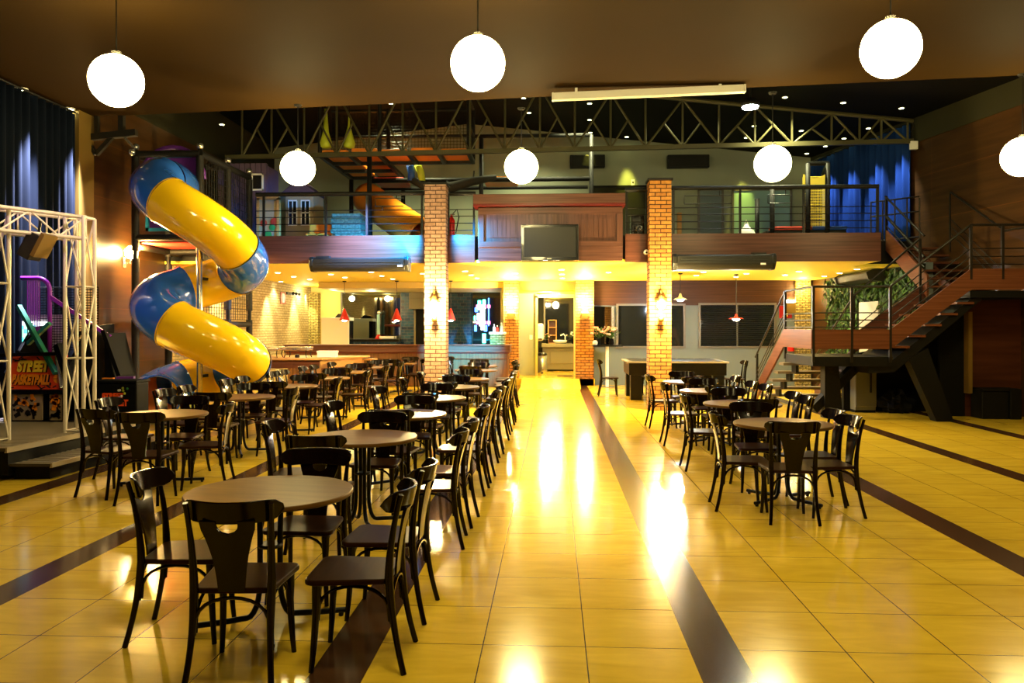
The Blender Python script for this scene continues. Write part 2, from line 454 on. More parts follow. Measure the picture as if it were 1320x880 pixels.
# mezzanine slab + its underside
mez_r = Wy(1135,300,YF).x
struct('mezzanine_slab', MB().box(XL,mez_r,YF+.06,26.8,ZM0+.06,ZM1), 'charcoal')
struct('ceiling_mezzanine', MB().box(XL,mez_r,YF+.02,18.05,ZM0,ZM0+.06).box(XL,7.95,18.05,27,ZM0,ZM0+.06), 'cream_ceiling')
struct('mezzanine_slab_right', MB().box(mez_r,7.95,18.0,23.2,ZM0+.06,ZM1), 'charcoal')
# fascia boards left / right of the raised centre panel
xl0 = -6.75; xc0 = Wy(612,300,YF).x; xc1 = Wy(806,300,YF).x
f1 = MB().box(xl0,xc0,YF-.02,YF+.06,ZM0,ZM1+.02); tag(struct('trim_1', f1, 'fascia_wood'), 'reddish wood fascia on the mezzanine edge beside the slide')
f2 = MB().box(xc1,mez_r,YF-.02,YF+.06,ZM0,ZM1+.02); tag(struct('trim_2', f2, 'fascia_wood'), 'reddish wood fascia on the mezzanine edge toward the stairs')
# lower back wall (right of the entrance) with its wood band
xe1 = Wy(765,450,23.0).x
struct('wall_back', MB().box(xe1-.1,7.9,YB,YB+.15,0,ZM0), 'wall_lower')
wb = MB().box(xe1+.02,7.3,YB-.05,YB,2.32,ZM0); struct('trim_3', wb, 'fascia_dark', 'dark wood band above the back wall windows')
# bar recess walls
struct('wall_bar_back', MB().box(XL,-.9,26.6,26.75,0,ZM0), 'cream_paint')
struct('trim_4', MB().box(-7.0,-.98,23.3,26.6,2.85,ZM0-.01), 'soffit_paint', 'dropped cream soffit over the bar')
# entrance lobby: raised floor, ramp, grey wall, washroom beyond
xa0, xa1 = -.90, .76
mb = MB().prism([(21.7,0.0),(22.9,.2),(22.9,0.001)], xa0, xa1, 'X'); struct('floor_ramp', mb, 'floor_tile')
struct('floor_lobby', MB().box(-1.15,1.2,22.9,30,0,.2), 'floor_tile')
gx0 = Wy(667,450,24.6).x; gx1 = Wy(692,450,24.6).x; gx2 = Wy(742,450,24.6).x
struct('wall_lobby', MB().box(gx0-.35,gx1,24.6,24.75,.2,2.8), 'wall_grey')
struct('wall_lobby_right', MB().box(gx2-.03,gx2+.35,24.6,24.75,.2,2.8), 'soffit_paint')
struct('wall_lobby_side', MB().box(gx2+.3,gx2+.4,23.4,28.2,.2,2.8), 'wall_grey')
struct('wall_lobby_left', MB().box(gx0-.45,gx0-.35,23.4,28.2,.2,2.8), 'wall_grey')
struct('ceiling_lobby', MB().box(gx0-.4,gx2+.4,23.4,28.3,2.74,2.84), 'cream_ceiling')
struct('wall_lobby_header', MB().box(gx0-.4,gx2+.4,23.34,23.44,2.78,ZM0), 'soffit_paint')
struct('wall_washroom', MB().box(gx0-.4,gx2+.4,27.8,27.95,.2,2.8), 'olive_paint')
struct('wall_washroom_left', MB().box(gx1-.12,gx1-.02,24.75,27.8,.2,2.74), 'vanity')
struct('trim_5', MB().box(gx1-.04,gx1+.03,24.5,24.6,.2,2.66).box(gx2-.06,gx2+.02,24.5,24.6,.2,2.66).box(gx1-.04,gx2+.02,24.5,24.6,2.6,2.7), 'soffit_paint', 'cream door frame of the washroom')
# right side wall under the mezzanine behind the green wall
struct('wall_side_right', MB().box(7.75,7.9,16.9,YB,0,ZM0), 'wall_lower')
# brick pillars
def pillar(x0, x1, y0, z1, m, label):
    w = x1-x0
    mb = MB().box(x0,x1,y0,y0+w,0,z1)
    return tag(struct('brick_pillar', mb, m), label)
pl0 = Wy(547,300,YF-.3).x; pl1 = Wy(574.5,300,YF-.3).x
pr0 = Wy(837,300,YF-.3).x; pr1 = Wy(865.5,300,YF-.3).x
pillar(pl0,pl1,YF-.3,4.63,'pillar_brick_pale','pale brick pillar in front of the bar, beside the blue-lit fascia')
pillar(pr0,pr1,YF-.3,4.68,'pillar_brick','orange brick pillar in front of the long black table')
qr0 = Wy(742,450,22.9).x; qr1 = Wy(765.5,450,22.9).x
ql0 = Wy(649,450,23.0).x; ql1 = Wy(668.5,450,23.0).x
pillar(ql0,ql1,23.0,ZM0,'pillar_brick','brick pillar at the end of the bar, left of the entrance')
pillar(qr0,qr1,22.9,ZM0,'pillar_brick','brick pillar right of the entrance beside the flower stand')
for x0,x1,z in ((pl0,pl1,4.63),(pr0,pr1,4.68)):
    struct('trim_6', MB().box(x0-.03,x1+.03,YF-.33,YF-.3+(x1-x0)+.03,z,z+.04), 'dark_steel')
# stone strips
sx0 = Wy(388,420,26.3).x; sx1 = Wy(410,420,26.3).x
struct('trim_7', MB().box(sx0,sx1,26.3,26.6,0,2.85), 'stone_clad', 'rough yellow stone strip behind the bar')
tx0 = Wy(1026,420,YB-.15).x; tx1 = Wy(1045,420,YB-.15).x
struct('trim_8', MB().box(tx0,tx1,YB-.15,YB,0,ZM0), 'stone_clad', 'yellow stone strip beside the green wall')
# gold pilaster at the curtain end, left wall
gp = Wx(103,300,XL+.1)
struct('trim_9', MB().box(XL,XL+.22,gp.y-.22,gp.y+.22,0,ZC), 'gold_strip', 'gold pilaster at the end of the left curtain')
# ---------------------------------------------------------------- chairs and tables
def qbez(a, b, c, n):
    a, b, c = Vector(a), Vector(b), Vector(c)
    return [(a*(1-t)**2+b*2*t*(1-t)+c*t*t) for t in [i/n for i in range(n+1)]]
def make_chair(name):
    t = thing(name, 'x', 'chair')
    # seat: rounded trapezoid
    pl = []
    def corner(cx, cy, r, a0, a1):
        pl.extend(arc((cx,cy), r, math.radians(a0), math.radians(a1), 5))
    corner(.165,.165,.055,0,90); corner(-.165,.165,.055,90,180); corner(-.145,-.155,.045,180,270); corner(.145,-.155,.045,270,360)
    MB().prism(pl,.432,.46,'Z').build('seat','seat_wood',t,bevel=.008)
    for s in (-1,1):
        pts = qbez((s*.205,-.275,0),(s*.178,-.215,.22),(s*.183,-.198,.45),7)+qbez((s*.183,-.198,.45),(s*.186,-.2,.66),(s*.200,-.262,.878),7)[1:]
        n = len(pts); rr = [.0155+.007*math.exp(-((p.z-.44)/.16)**2)-.002*(p.z > .7) for p in pts]
        MB().tube(pts, rr, 8).build('rear_leg','chair_wood',t,smooth=True,angle=50)
        f = qbez((s*.188,.185,0),(s*.172,.165,.2),(s*.172,.16,.435),6)
        fr = [.0135,.015,.017,.018,.0185,.024,.026]
        MB().tube(f, fr, 8).build('front_leg','chair_wood',t,smooth=True,angle=50)
    # bentwood arches under the seat
    def arch(p, q, z0, z1, name='brace'):
        p, q = Vector(p), Vector(q); pts = []
        for i in range(13):
            a = PI*i/12; k = (1-math.cos(a))/2
            sx = k; z = z0+(z1-z0)*math.sin(a)**.6
            pts.append(Vector((p.x+(q.x-p.x)*sx, p.y+(q.y-p.y)*sx, z)))
        MB().tube(pts,.0092,6).build('brace','chair_wood',t,smooth=True,angle=60)
    arch((-.178,-.21,0),(.178,-.21,0),.24,.418); arch((-.165,.158,0),(.165,.158,0),.27,.418)
    arch((-.174,-.2,0),(-.168,.155,0),.25,.42); arch((.174,-.2,0),(.168,.155,0),.25,.42)
    # crest rail: broad curved slab in front of the posts whose ends sweep forward
    vs = []; fs = []; N = 16
    for i in range(N+1):
        u = -1+2*i/N; x = .238*u; y = -.288+.115*abs(u)**2.1
        e = max(0,(abs(u)-.78)/.22)
        zt = .890-.006*e-.022*e**3; zb = .782+.008*e+.040*e**2
        ty = .018-.005*e; lean = .026
        vs += [(x,y,zb),(x,y-lean,zt),(x,y+ty-lean,zt),(x,y+ty,zb)]
    for i in range(N):
        a = i*4; b = a+4
        for k in range(4): fs.append((a+k,a+(k+1)%4,b+(k+1)%4,b+k))
    fs.append((0,1,2,3)); fs.append((N*4+3,N*4+2,N*4+1,N*4))
    MB().add(vs,fs).build('crest_rail','chair_wood',t,bevel=.006,smooth=True,angle=45)
    # splat: wide shoulders with a half-moon hole under the crest, tapering to the seat
    def wz(z):
        pts = [(.45,.062),(.54,.070),(.62,.084),(.70,.104),(.755,.124),(.80,.130)]
        for (z0,w0),(z1,w1) in zip(pts,pts[1:]):
            if z <= z1: return w0+(w1-w0)*(z-z0)/(z1-z0)
        return pts[-1][1]
    def pt(x, z):
        k = (z-.45)/.35
        return (x, -.197-.058*k*k-.016*k-.012*(1-(x/.13)**2), z)
    mb = MB()
    mb.sheet([[pt(wz(z)*u,z) for u in (-1,-.6,-.2,.2,.6,1)] for z in (.448,.50,.56,.62,.67,.71,.735)],.011)
    H, Rm = .785, .050
    for s in (-1,1):
        rows = []
        for k in range(8):
            z = .735+(.80-.735)*k/7
            h = math.sqrt(max(0,Rm*Rm-(min(z,H)-H)**2)) if z > H-Rm else 0
            w = wz(z); rows.append([pt(s*(h+(w-h)*q),z) for q in ((0,.5,1) if s > 0 else (1,.5,0))])
        mb.sheet(rows,.011)
    mb.build('splat','chair_wood',t,smooth=True,angle=40)
    return t
def make_table(name):
    t = thing(name, 'x', 'table')
    MB().lathe((0,0,0),[(1e-6,.727),(.30,.727),(.455,.731),(.462,.737)],40).build('apron_disc','table_rim',t,smooth=True,angle=40)
    MB().lathe((0,0,0),[(1e-6,.737),(.464,.737),(.468,.743),(.468,.757),(.464,.762),(1e-6,.762)],48).build('tabletop','table_wood',t,smooth=True,angle=30)
    for k in range(4):
        a = PI/4*0.6+k*PI/2; cx, sx = math.cos(a), math.sin(a)
        prof = [(.06,.727),(.055,.5),(.055,.25)]+[(.055+.07*(1-math.cos(u)),.25-.0-.205*math.sin(u)) for u in [PI/2*i/6 for i in range(1,7)]]+[(.26,.036),(.425,.032)]
        lg = MB().tube([(cx*r,sx*r,z) for r,z in prof],.017,8).build('leg','black_metal',t,smooth=True,angle=60)
        MB().lathe((cx*.40,sx*.40,0),[(.014,0),(.016,.02),(.012,.028)],10).build('foot_glide','black_metal',lg)
    MB().lathe((0,0,0),[(.085,.705),(.11,.715),(.16,.727)],20).build('column_head','black_metal',t,smooth=True,angle=40)
    MB().lathe((0,0,0),[(.066,.44),(.072,.45),(.066,.46)],16).build('column_ring','black_metal',t,smooth=True,angle=40)
    return t
chair0 = make_chair('bistro_chair'); table0 = make_table('round_table')
used = {'c': False, 't': False}
ORD = ['first','second','third','fourth','fifth','sixth','seventh','eighth','ninth']
def put_chair(x, y, rz, label, group):
    if not used['c']:
        used['c'] = True; o = chair0; o.location = (x,y,0); o.rotation_euler = (0,0,rz); o['label'] = label; o['group'] = group
        return o
    return dup(chair0, (x,y,0), rz, label, group)
def put_table(x, y, rz, label, group):
    if not used['t']:
        used['t'] = True; o = table0; o.location = (x,y,0); o.rotation_euler = (0,0,rz); o['label'] = label; o['group'] = group
        return o
    return dup(table0, (x,y,0), rz, label, group)
def J(a): return random.uniform(-a,a)
# side -> (dx, dy, heading) ; chair faces the table (local +Y)
def setting(row, i, tx, ty, sides, rowphrase, extra=None):
    o_ = ORD[i]
    put_table(tx, ty, J(.3), f'round brown table, {o_} from the front in {rowphrase}', f'round tables in {rowphrase}')
    for s in sides:
        dx = dy = 0; h = 0
        if s == 'F': dx, dy, h, ph = J(.06), -.56+J(.04), J(.1), 'on the near side'
        if s == 'B': dx, dy, h, ph = J(.06), .52+J(.04), PI+J(.1), 'on the far side'
        if s == 'L': dx, dy, h, ph = -.50+J(.03), J(.1), -PI/2+J(.12), 'on the left'
        if s == 'R': dx, dy, h, ph = .52+J(.03), J(.1), PI/2+J(.12), 'on the right'
        if s == 'R1': dx, dy, h, ph = .66+J(.03), -.38+J(.04), PI/2+J(.08), 'nearer of two on the right'
        if s == 'R2': dx, dy, h, ph = .66+J(.03), .27+J(.04), PI/2+J(.08), 'farther of two on the right'
        if s == 'L1': dx, dy, h, ph = -.62+J(.03), -.36+J(.04), -PI/2+J(.08), 'nearer of two on the left'
        if s == 'L2': dx, dy, h, ph = -.62+J(.03), .28+J(.04), -PI/2+J(.08), 'farther of two on the left'
        if s == 'F1': dx, dy, h, ph = -.72+J(.03), -.50+J(.03), -.35+J(.1), 'leftmost on the near side'
        if extra and s in extra: dx, dy, h = extra[s]
        put_chair(tx+dx, ty+dy, h, f'dark bistro chair, {ph}, {o_} table of {rowphrase}', f'chairs of {rowphrase}')
RA, RB, RR = 'left aisle row', 'row beside the slide', 'right-hand row'
setting('A',0,-1.62,4.46,['L','F','R1','R2','B'],RA,{'F':(.09,-.58,.06),'L':(-.40,-.14,-PI/2+.12),'R1':(.61,-.43,PI/2+.03),'R2':(.62,.24,PI/2-.04),'B':(.06,.48,PI-.02)})
setting('A',1,-1.63,6.70,['L','F','R1','R2','B'],RA,{'F':(-.17,-.62,.03),'R1':(.66,-.50,PI/2+.05),'R2':(.68,.16,PI/2-.05),'L':(-.55,.0,-PI/2+.1)})
ya = [8.50,10.45,12.35,14.25,16.3+.85,18.9]
for i, y in enumerate(ya):
    setting('A',i+2,-1.62-.05*(i > 3)-.12*(i > 4),y,['L','F','R1','R2','B'],RA)
yb_ = [8.35,10.45,12.4,14.4,16.35,18.3]
for i, y in enumerate(yb_):
    sd = ['F','F1','R','B','L2'] if i == 0 else ['L1','F','R','B'] if i == 5 else ['L1','L2','F','R','B']
    setting('B',i,-4.22-.05*(i > 3),y,sd,RB,{'F':(.26,-.78,.06),'F1':(-.26,-.50,-.30),'R':(.52,-.12,PI/2+.18),'L2':(-.62,.42,-PI/2)} if i == 0 else None)
setting('R',0,2.24,7.85,['L','F','R1','R2','B'],RR,{'L':(-.46,-.30,-PI/2-.04),'F':(-.16,-.70,-.05),'R1':(.24,-.50,PI/2+.06),'R2':(.28,.02,PI/2),'B':(-.12,.55,PI)})
for i, y in enumerate([9.85,11.8,13.75]):
    setting('R',i+1,2.32+.02*i,y,['L','F','R1','R2','B'] if i < 2 else ['L','F','R1','B'],RR,{'L':(-.48+J(.03),-.24+J(.05),-PI/2+J(.06)),'R1':(.42+J(.03),-.42+J(.04),PI/2+J(.06)),'R2':(.42+J(.03),.18+J(.04),PI/2+J(.06))})
# square cafe tables before the bar
def square_table(x, y, label):
    t = thing('cafe_table', label, 'table', (x,y,0), 'square tables before the bar')
    MB().box(x-.36,x+.36,y-.36,y+.36,.72,.75).build('tabletop','table_wood',t,bevel=.006)
    MB().lathe((x,y,0),[(.03,.03),(.03,.70),(.10,.72)],14).build('column','black_metal',t)
    for k in range(4):
        a = PI/4+k*PI/2
        MB().bar((x,y,.035),(x+.34*math.cos(a),y+.34*math.sin(a),.02),.04,.03).build('foot','black_metal',t)
    return t
for (x, y, w) in ((-3.95,20.4,'left'),(-3.0,20.5,'right')):
    square_table(x, y, f'square cafe table near the wooden bar front, the {w} one of two')
    put_chair(x-.1,y-.62,.05,f'dark bistro chair on the near side of the {w} square table by the bar','chairs at the square tables')
    put_chair(x-.60,y+.05,-PI/2,f'dark bistro chair left of the {w} square table by the bar','chairs at the square tables')
    put_chair(x+.1,y+.60,PI,f'dark bistro chair between the bar front and the {w} square table','chairs at the square tables')
# long black table behind the right pillar
p0 = Wd(816,516,18.3); X0, X1, Y0, Y1 = Wd(808,466,18.3).x, Wd(938,466,18.3).x, 18.35, 19.85
t = thing('games_table', 'long black table with pale top rim behind the orange brick pillar', 'table', ((X0+X1)/2,(Y0+Y1)/2,0))
MB().box(X0,X1,Y0,Y1,.86,.90).build('rim','pool_top',t,bevel=.01)
MB().box(X0+.12,X1-.12,Y0+.12,Y1-.12,.90,.906).build('playing_surface','charcoal',t)
MB().box(X0+.05,X1-.05,Y0+.05,Y1-.05,.58,.86).build('apron','pool_black',t,bevel=.01)
for x in (X0+.22,X1-.22):
    for y in (Y0+.2,Y1-.2): MB().box(x-.13,x+.13,y-.12,y+.12,0,.6).build('leg','pool_black',t,bevel=.01)
put_chair(X0-.32,19.6,-PI/2,'dark bistro chair at the left end of the long black table','chairs around the long black table')
put_chair(X1+.34,19.3,PI/2,'dark bistro chair at the right end of the long black table','chairs around the long black table')
for k in range(5):
    x = X0+.35+k*(X1-X0-.6)/4.0
    put_chair(x,Y1+.22,PI+J(.1),f'dark bistro chair behind the long black table, {ORD[k]} from the left','chairs around the long black table')
# ---------------------------------------------------------------- stairs
Xs0, Xs1, Xs2 = 4.67, 6.02, 7.42           # lower landing left/right, upper landing left
Ys0, Ys1 = 14.5, 16.2
HL, HU = 1.16, 2.34
t = thing('staircase', 'wood-sided steel staircase turning at two landings up to the mezzanine', 'staircase', (6.0,15.3,0))
T = t
def P(mb, name, m, **k): return mb.build(name, m, T, **k)
P(MB().box(Xs0,Xs1+.05,Ys0,Ys1,HL-.17,HL), 'landing', 'charcoal')
xr = XR(Ys0)-.05
P(MB().prism([(Xs2,Ys0),(XR(Ys0)-.03,Ys0),(XR(Ys1)-.03,Ys1),(Xs2,Ys1)], HU-.12, HU, 'Z'), 'landing', 'charcoal')
# wood cladding boards
zb0, zb1 = HL+.14, HL+.49
P(MB().box(Xs0-.04,Xs0,Ys0,Ys1,zb0,zb1), 'side_board', 'fascia_light')
P(MB().box(Xs0-.04,Xs1,Ys0-.04,Ys0,zb0,zb1), 'side_board', 'fascia_light')
P(MB().prism([(Xs1,zb0),(Xs2,HU+.02),(Xs2,HU+.39),(Xs1,zb1)], Ys0-.04, Ys0, 'Y'), 'side_board', 'fascia_light')
P(MB().box(Xs2,XR(Ys0)-.02,Ys0-.04,Ys0,HU+.02,HU+.39), 'side_board', 'fascia_light')
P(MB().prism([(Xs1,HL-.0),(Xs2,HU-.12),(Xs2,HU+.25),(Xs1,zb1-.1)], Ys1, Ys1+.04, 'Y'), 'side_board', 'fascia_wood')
P(MB().prism([(Ys1,zb0),(Ys1,zb1),(18.55,.24),(18.55,-.0+.02),(18.4,.02)], Xs0-.04, Xs0, 'X'), 'side_board', 'fascia_light')
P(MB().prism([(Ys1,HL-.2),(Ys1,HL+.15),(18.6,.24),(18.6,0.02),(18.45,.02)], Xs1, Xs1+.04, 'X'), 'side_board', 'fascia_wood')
# flights
for k in range(5):      # lower flight, falling away from the camera
    z = HL-(k+1)*HL/6; y = Ys1+.12+k*.40
    P(MB().box(Xs0,Xs1,y,y+.32,z-.05,z), 'tread', 'tread_dark')
    P(MB().box(Xs0+.25,Xs0+.31,y+.02,y+.3,max(z-.2,.0),z-.05), 'tread_bracket', 'dark_steel')
for k in range(5):      # middle flight, rising to the right
    z = HL+(k+1)*(HU-HL)/6; x = Xs1+.05+k*(Xs2-Xs1)/5
    P(MB().box(x,x+.30,Ys0,Ys1,z-.04,z), 'tread', 'fascia_light')
P(MB().prism([(Xs1-.35,HL-.30),(Xs1+.1,HL-.28),(Xs2+.25,HU-.14),(Xs2+.05,HU-.14),(Xs1,HL-.12),(Xs1-.35,HL-.15)], Ys0+.06, Ys1-.06, 'Y'), 'soffit', 'charcoal')
for k in range(6):      # top flight, rising away to the mezzanine
    z = HU+(k+1)*(ZM1-HU)/7; y = Ys1-.1+k*.30
    P(MB().box(Xs2+.02,min(XR(y+.3)-.03,Xs2+1.2),y,y+.29,z-.045,z), 'tread', 'fascia_light')
P(MB().prism([(Ys1-.15,HU-.05),(Ys1-.15,HU+.38),(18.0,ZM1+.25),(18.0,ZM1-.2)], Xs2-.04, Xs2, 'X'), 'side_board', 'fascia_light')
P(MB().prism([(Ys1+.1,HU-.1),(18.0,ZM1-.25),(18.0,ZM1-.05),(Ys1-.1,HU+.05)], Xs2+.55, Xs2+.61, 'X'), 'stringer', 'fascia_light')
# leaning steel props
P(MB().prism([(5.05,0),(5.38,0),(5.30,HL-.15),(5.05,HL-.15)], 15.0, 15.25, 'Y'), 'prop', 'charcoal')
P(MB().bar((4.85,15.1,0.15),(5.75,15.3,HL-.18),.16), 'prop', 'charcoal')
q = Wd(1203,541,14.6); q2 = Wd(1172,452,14.6)
P(MB().prism([(q.x-.14,0),(q.x+.16,0),(q2.x+.15,q2.z+.06),(q2.x-.2,q2.z-.12)], 14.55, 14.8, 'Y'), 'prop', 'charcoal')
# railings
rz_ = HL+1.26; R0 = .022
def rail(p, q, r=R0): P(MB().tube([p,q], r, 8), 'rail', 'rail_metal', smooth=True, angle=60)
def post(x, y, z0, z1, r=.022): P(MB().box(x-r,x+r,y-r,y+r,z0,z1), 'post', 'rail_metal')
yo = Ys0-.02
rail((Xs0,yo,rz_),(Xs1,yo,rz_)); rail((Xs0,yo,rz_),(Xs0,Ys1,rz_))
for dz in (.30,.17,.04):
    rail((Xs0,yo,zb1+dz),(Xs1,yo,zb1+dz),.010); rail((Xs0,yo,zb1+dz),(Xs0,Ys1,zb1+dz),.010)
for (x, y) in ((Xs0,yo),(Xs0,Ys1),((Xs0+Xs1)/2,yo),(Xs1,yo)): post(x,y,HL-.1,rz_)
ur = HU+1.17
rail((Xs1,yo,rz_),(Xs2,yo,ur)); rail((Xs2,yo,ur),(XR(yo)-.05,yo,ur))
for dz in (.36,.22,.08):
    rail((Xs1,yo,zb1+dz),(Xs2,yo,HU+.39+dz),.010); rail((Xs2,yo,HU+.39+dz),(XR(yo)-.05,yo,HU+.39+dz),.010)
for x in (Xs2,Xs2+.55,Xs2+1.1): post(x,yo,HU+.2,ur)
# rails of the falling flight and the back side of the middle flight
rail((Xs0,Ys1,rz_),(Xs0,18.55,1.0)); post(Xs0,18.4,0.05,1.08)
for dz in (.36,.26,.16): rail((Xs0,Ys1,zb1+dz),(Xs0,18.5,.26+dz),.010)
rail((Xs1,Ys1,rz_-.1),(Xs1,18.55,1.0)); rail((Xs1,Ys1,rz_-.1),(Xs2-.1,Ys1,ur-.05))
for dz in (.5,.35): rail((Xs1,Ys1,HL+dz),(Xs1,18.5,dz),.010); rail((Xs1,Ys1,HL+dz),(Xs2,Ys1,HU+dz),.010)
post(Xs1,Ys1,HL,rz_-.1)
post(Xs2-.1,Ys1,HU-.2,ur-.05)
# top flight rails
rail((Xs2-.02,Ys1,ur+.0),(Xs2-.02,18.05,ZM1+1.0)); rail((Xs2-.02,Ys1,HU+.75),(Xs2-.02,18.0,ZM1+.55),.03)
for dz in (.55,.42): rail((Xs2-.02,Ys1,HU+dz),(Xs2-.02,18.0,ZM1+dz-.2),.010)
post(Xs2-.02,18.0,ZM1-.2,ZM1+1.0)
xw = Xs2+1.1
rail((xw,Ys0+.9,ur),(xw-.02,17.4,ZM1+.98)); post(xw-.02,17.4,ZM1-.3,ZM1+.98); rail((xw,Ys0+.9,ur),(XR(10.5)-.06,10.5,ur+.1))
for dz in (.5,.35,.2): rail((xw,Ys0+1.1,HU+dz),(xw-.02,17.4,ZM1+dz-.1),.010)
# mezzanine gate rail behind the stair head
t = thing('stair_head_railing', 'dark metal railing panel on the mezzanine behind the stair head', 'railing', (7.9,18.6,ZM1))
g0 = Vector((7.28,18.55,ZM1)); g1 = Vector((8.12,18.0,ZM1))
for z in (.95,.62,.05): MB().tube([g0+Vector((0,0,z)),g1+Vector((0,0,z+.04))],.018,8).build('rail','rail_metal',t)
for k in range(5): pt = g0.lerp(g1,k/4); MB().tube([pt,pt+Vector((0,0,.96))],.018,8).build('post','rail_metal',t)
# black closet wall under the stairs
struct('wall_under_stairs', MB().prism([(5.85,0),(XR(16.3)-.0,0),(XR(16.3),HU-.1),(Xs2+.1,HU-.14),(6.35,HL+.05),(5.85,HL-.05)], 16.28, 16.4, 'Y'), 'black_paint')
p = Wy(1245,450,15.42)
struct('wall_under_landing', MB().box(7.35,p.x,15.45,15.55,0,HU-.13), 'black_paint')
struct('wall_under_landing_right', MB().box(p.x,XR(15.5),15.45,15.55,0,HU-.13), 'darkred_wood')
struct('trim_10', MB().box(p.x-.035,p.x+.035,15.25,15.42,.45,1.98), 'gold_strip', 'thin yellowish strip standing for door edge light under the landing')  # gold colour stands in for light along a door edge
t = thing('grey_cabinet', 'tall grey metal cabinet standing under the stair landing', 'cabinet', (5.95,16.0,0))
c0 = Wd(1085,500,16.4); c1 = Wd(1110,500,16.4)
MB().box(c0.x,c1.x,16.0,16.27,.05,.98).build('body','grey_cabinet',t,bevel=.01)
dr = MB().box(c0.x+.0,c1.x,15.97,16.0,.12,.96).build('door','grey_cabinet',t,bevel=.008)
MB().box(c1.x-.13,c1.x-.10,15.94,15.97,.4,.9).build('handle','dark_steel',dr)
MB().box(c0.x,c1.x,16.02,16.27,0,.05).build('plinth','charcoal',t)
t = thing('bin_box', 'low black equipment box at the foot of the dark red wall', 'box', (8.5,14.9,0))
b0 = Wd(1250,530,15.0); b1 = Wd(1298,530,15.0)
MB().box(b0.x,b1.x-.22,15.0,15.4,0,.52).build('body','charcoal',t,bevel=.015)
MB().box(b1.x-.22,b1.x-.02,14.95,15.4,0,.55).build('end_panel','charcoal',t,bevel=.01)
MB().box(b0.x,b1.x-.01,14.97,15.4,.52,.56).build('lid','charcoal',t,bevel=.01)
t = thing('plastic_bag_heap','crumpled black shiny bag heap lying under the stairs','bag',(6.6,16.0,0))
mb = MB()
gc = Wd(1148,520,15.9)
grid=[]
for i in range(12):
    row=[]
    for j in range(20):
        th=2*PI*j/19; ph=PI*i/11
        r=.36*(1+.25*math.sin(5*th+3*ph)+random.uniform(-.08,.08)) if j<19 else None
        if r is None: row.append(row[0]); continue
        row.append((gc.x+.9*r*math.sin(ph)*math.cos(th), 16.0+.5*r*math.sin(ph)*math.sin(th)-.05, max(0,.22+.6*r*math.cos(ph))))
    grid.append(row)
mb.sheet(grid); mb.build('bag','arcade_black',t)
# ---------------------------------------------------------------- mezzanine railings
def railing(name, x0, x1, label, posts, zt=4.52):
    t = thing(name, label, 'railing', ((x0+x1)/2,YF+.1,ZM1))
    y = YF+.1
    MB().tube([(x0,y,zt),(x1,y,zt)],.045,10).build('handrail','foam_black',t,smooth=True,angle=60)
    for z in (3.73,3.88,4.03,4.17): MB().tube([(x0,y,z),(x1,y,z)],.010,6).build('bar','dark_steel',t)
    for x in posts: MB().box(x-.022,x+.022,y-.022,y+.022,ZM1,zt).build('post','dark_steel',t)
    return t
def xa(px): return Wy(px,300,YF+.1).x
tr = railing('mezzanine_railing', xa(330), pl0-.02, 'dark railing along the mezzanine left of the pale pillar', [xa(340),xa(420),xa(473),xa(544)])
railing('mezzanine_railing', pl1+.03, xa(613), 'short railing between the pale pillar and the wood-panelled box', [xa(578),xa(611)],4.5)
railing('mezzanine_railing', xa(806), pr0-.02, 'short railing between the wood-panelled box and the orange pillar', [xa(808),xa(834)],4.55)
tr2 = railing('mezzanine_railing', pr1+.02, mez_r, 'long dark railing above the right-hand fascia, ending at the stairs', [xa(868),xa(954),xa(1036),mez_r-.02],4.58)
def deco(t, px0, px1):   # the rectangular bends in the rail infill
    x0, x1 = xa(px0), xa(px1); y = YF+.1
    MB().tube([(x0,y,4.25),(x0,y,4.42),(x1,y,4.42),(x1,y,4.25),(x0,y,4.25)],.010,6).build('frame','dark_steel',t)
    MB().tube([((x0*3+x1)/4,y,4.17),((x0*3+x1)/4,y,4.25)],.01,6).build('frame_stub','dark_steel',t)
    MB().tube([((x0+3*x1)/4,y,4.42),((x0+3*x1)/4,y,4.52)],.01,6).build('frame_stub','dark_steel',t)
deco(tr,484,520); deco(tr2,882,943); deco(tr2,990,1020)
# centre box with TV
xb0, xb1 = Wy(616,300,YF-.25).x, Wy(803,300,YF-.25).x
t = thing('balcony_panel', 'wood-panelled balcony box with a red-edged top ledge behind the television', 'panelling', ((xb0+xb1)/2,YF-.1,ZM0))
yf = YF-.22; zt_ = 4.32
MB().box(xb0,xb1,yf+.03,YF-.0,ZM0+.02,ZM0+.30).build('base_board','panel_wood_h',t)
MB().box(xb0,xb1,yf+.035,YF+.3,ZM0+.30,zt_-.16).build('body','panel_wood',t)
for (a,b,c,d_) in ((xb0,xb1,zt_-.30,zt_-.17),(xb0,xb1,ZM0+.30,ZM0+.42)): MB().box(a,b,yf+.01,yf+.035,c,d_).build('frame_rail','panel_wood_h',t,bevel=.006)
xm = (xb0+xb1)/2
for (a,b) in ((xb0,xb0+.12),(xm-.06,xm+.06),(xb1-.12,xb1)): MB().box(a,b,yf+.01,yf+.035,ZM0+.42,zt_-.30).build('frame_stile','panel_wood',t,bevel=.006)
for (a,b) in ((xb0+.22,xm-.16),(xm+.16,xb1-.22)):
    mb = MB(); n = 12
    for k in range(n):
        u0 = a+(b-a)*k/n; u1 = a+(b-a)*(k+1)/n; mb.box(u0+.004,u1-.004,yf+.02,yf+.036,ZM0+.50,zt_-.40)
    mb.build('slatted_panel','panel_wood',t)
xt0, xt1 = Wy(610,250,YF-.3).x, Wy(806,250,YF-.3).x
MB().box(xt0,xt1,YF-.32,YF+.3,zt_-.10,zt_+.10).build('ledge','panel_wood_h',t,bevel=.01)
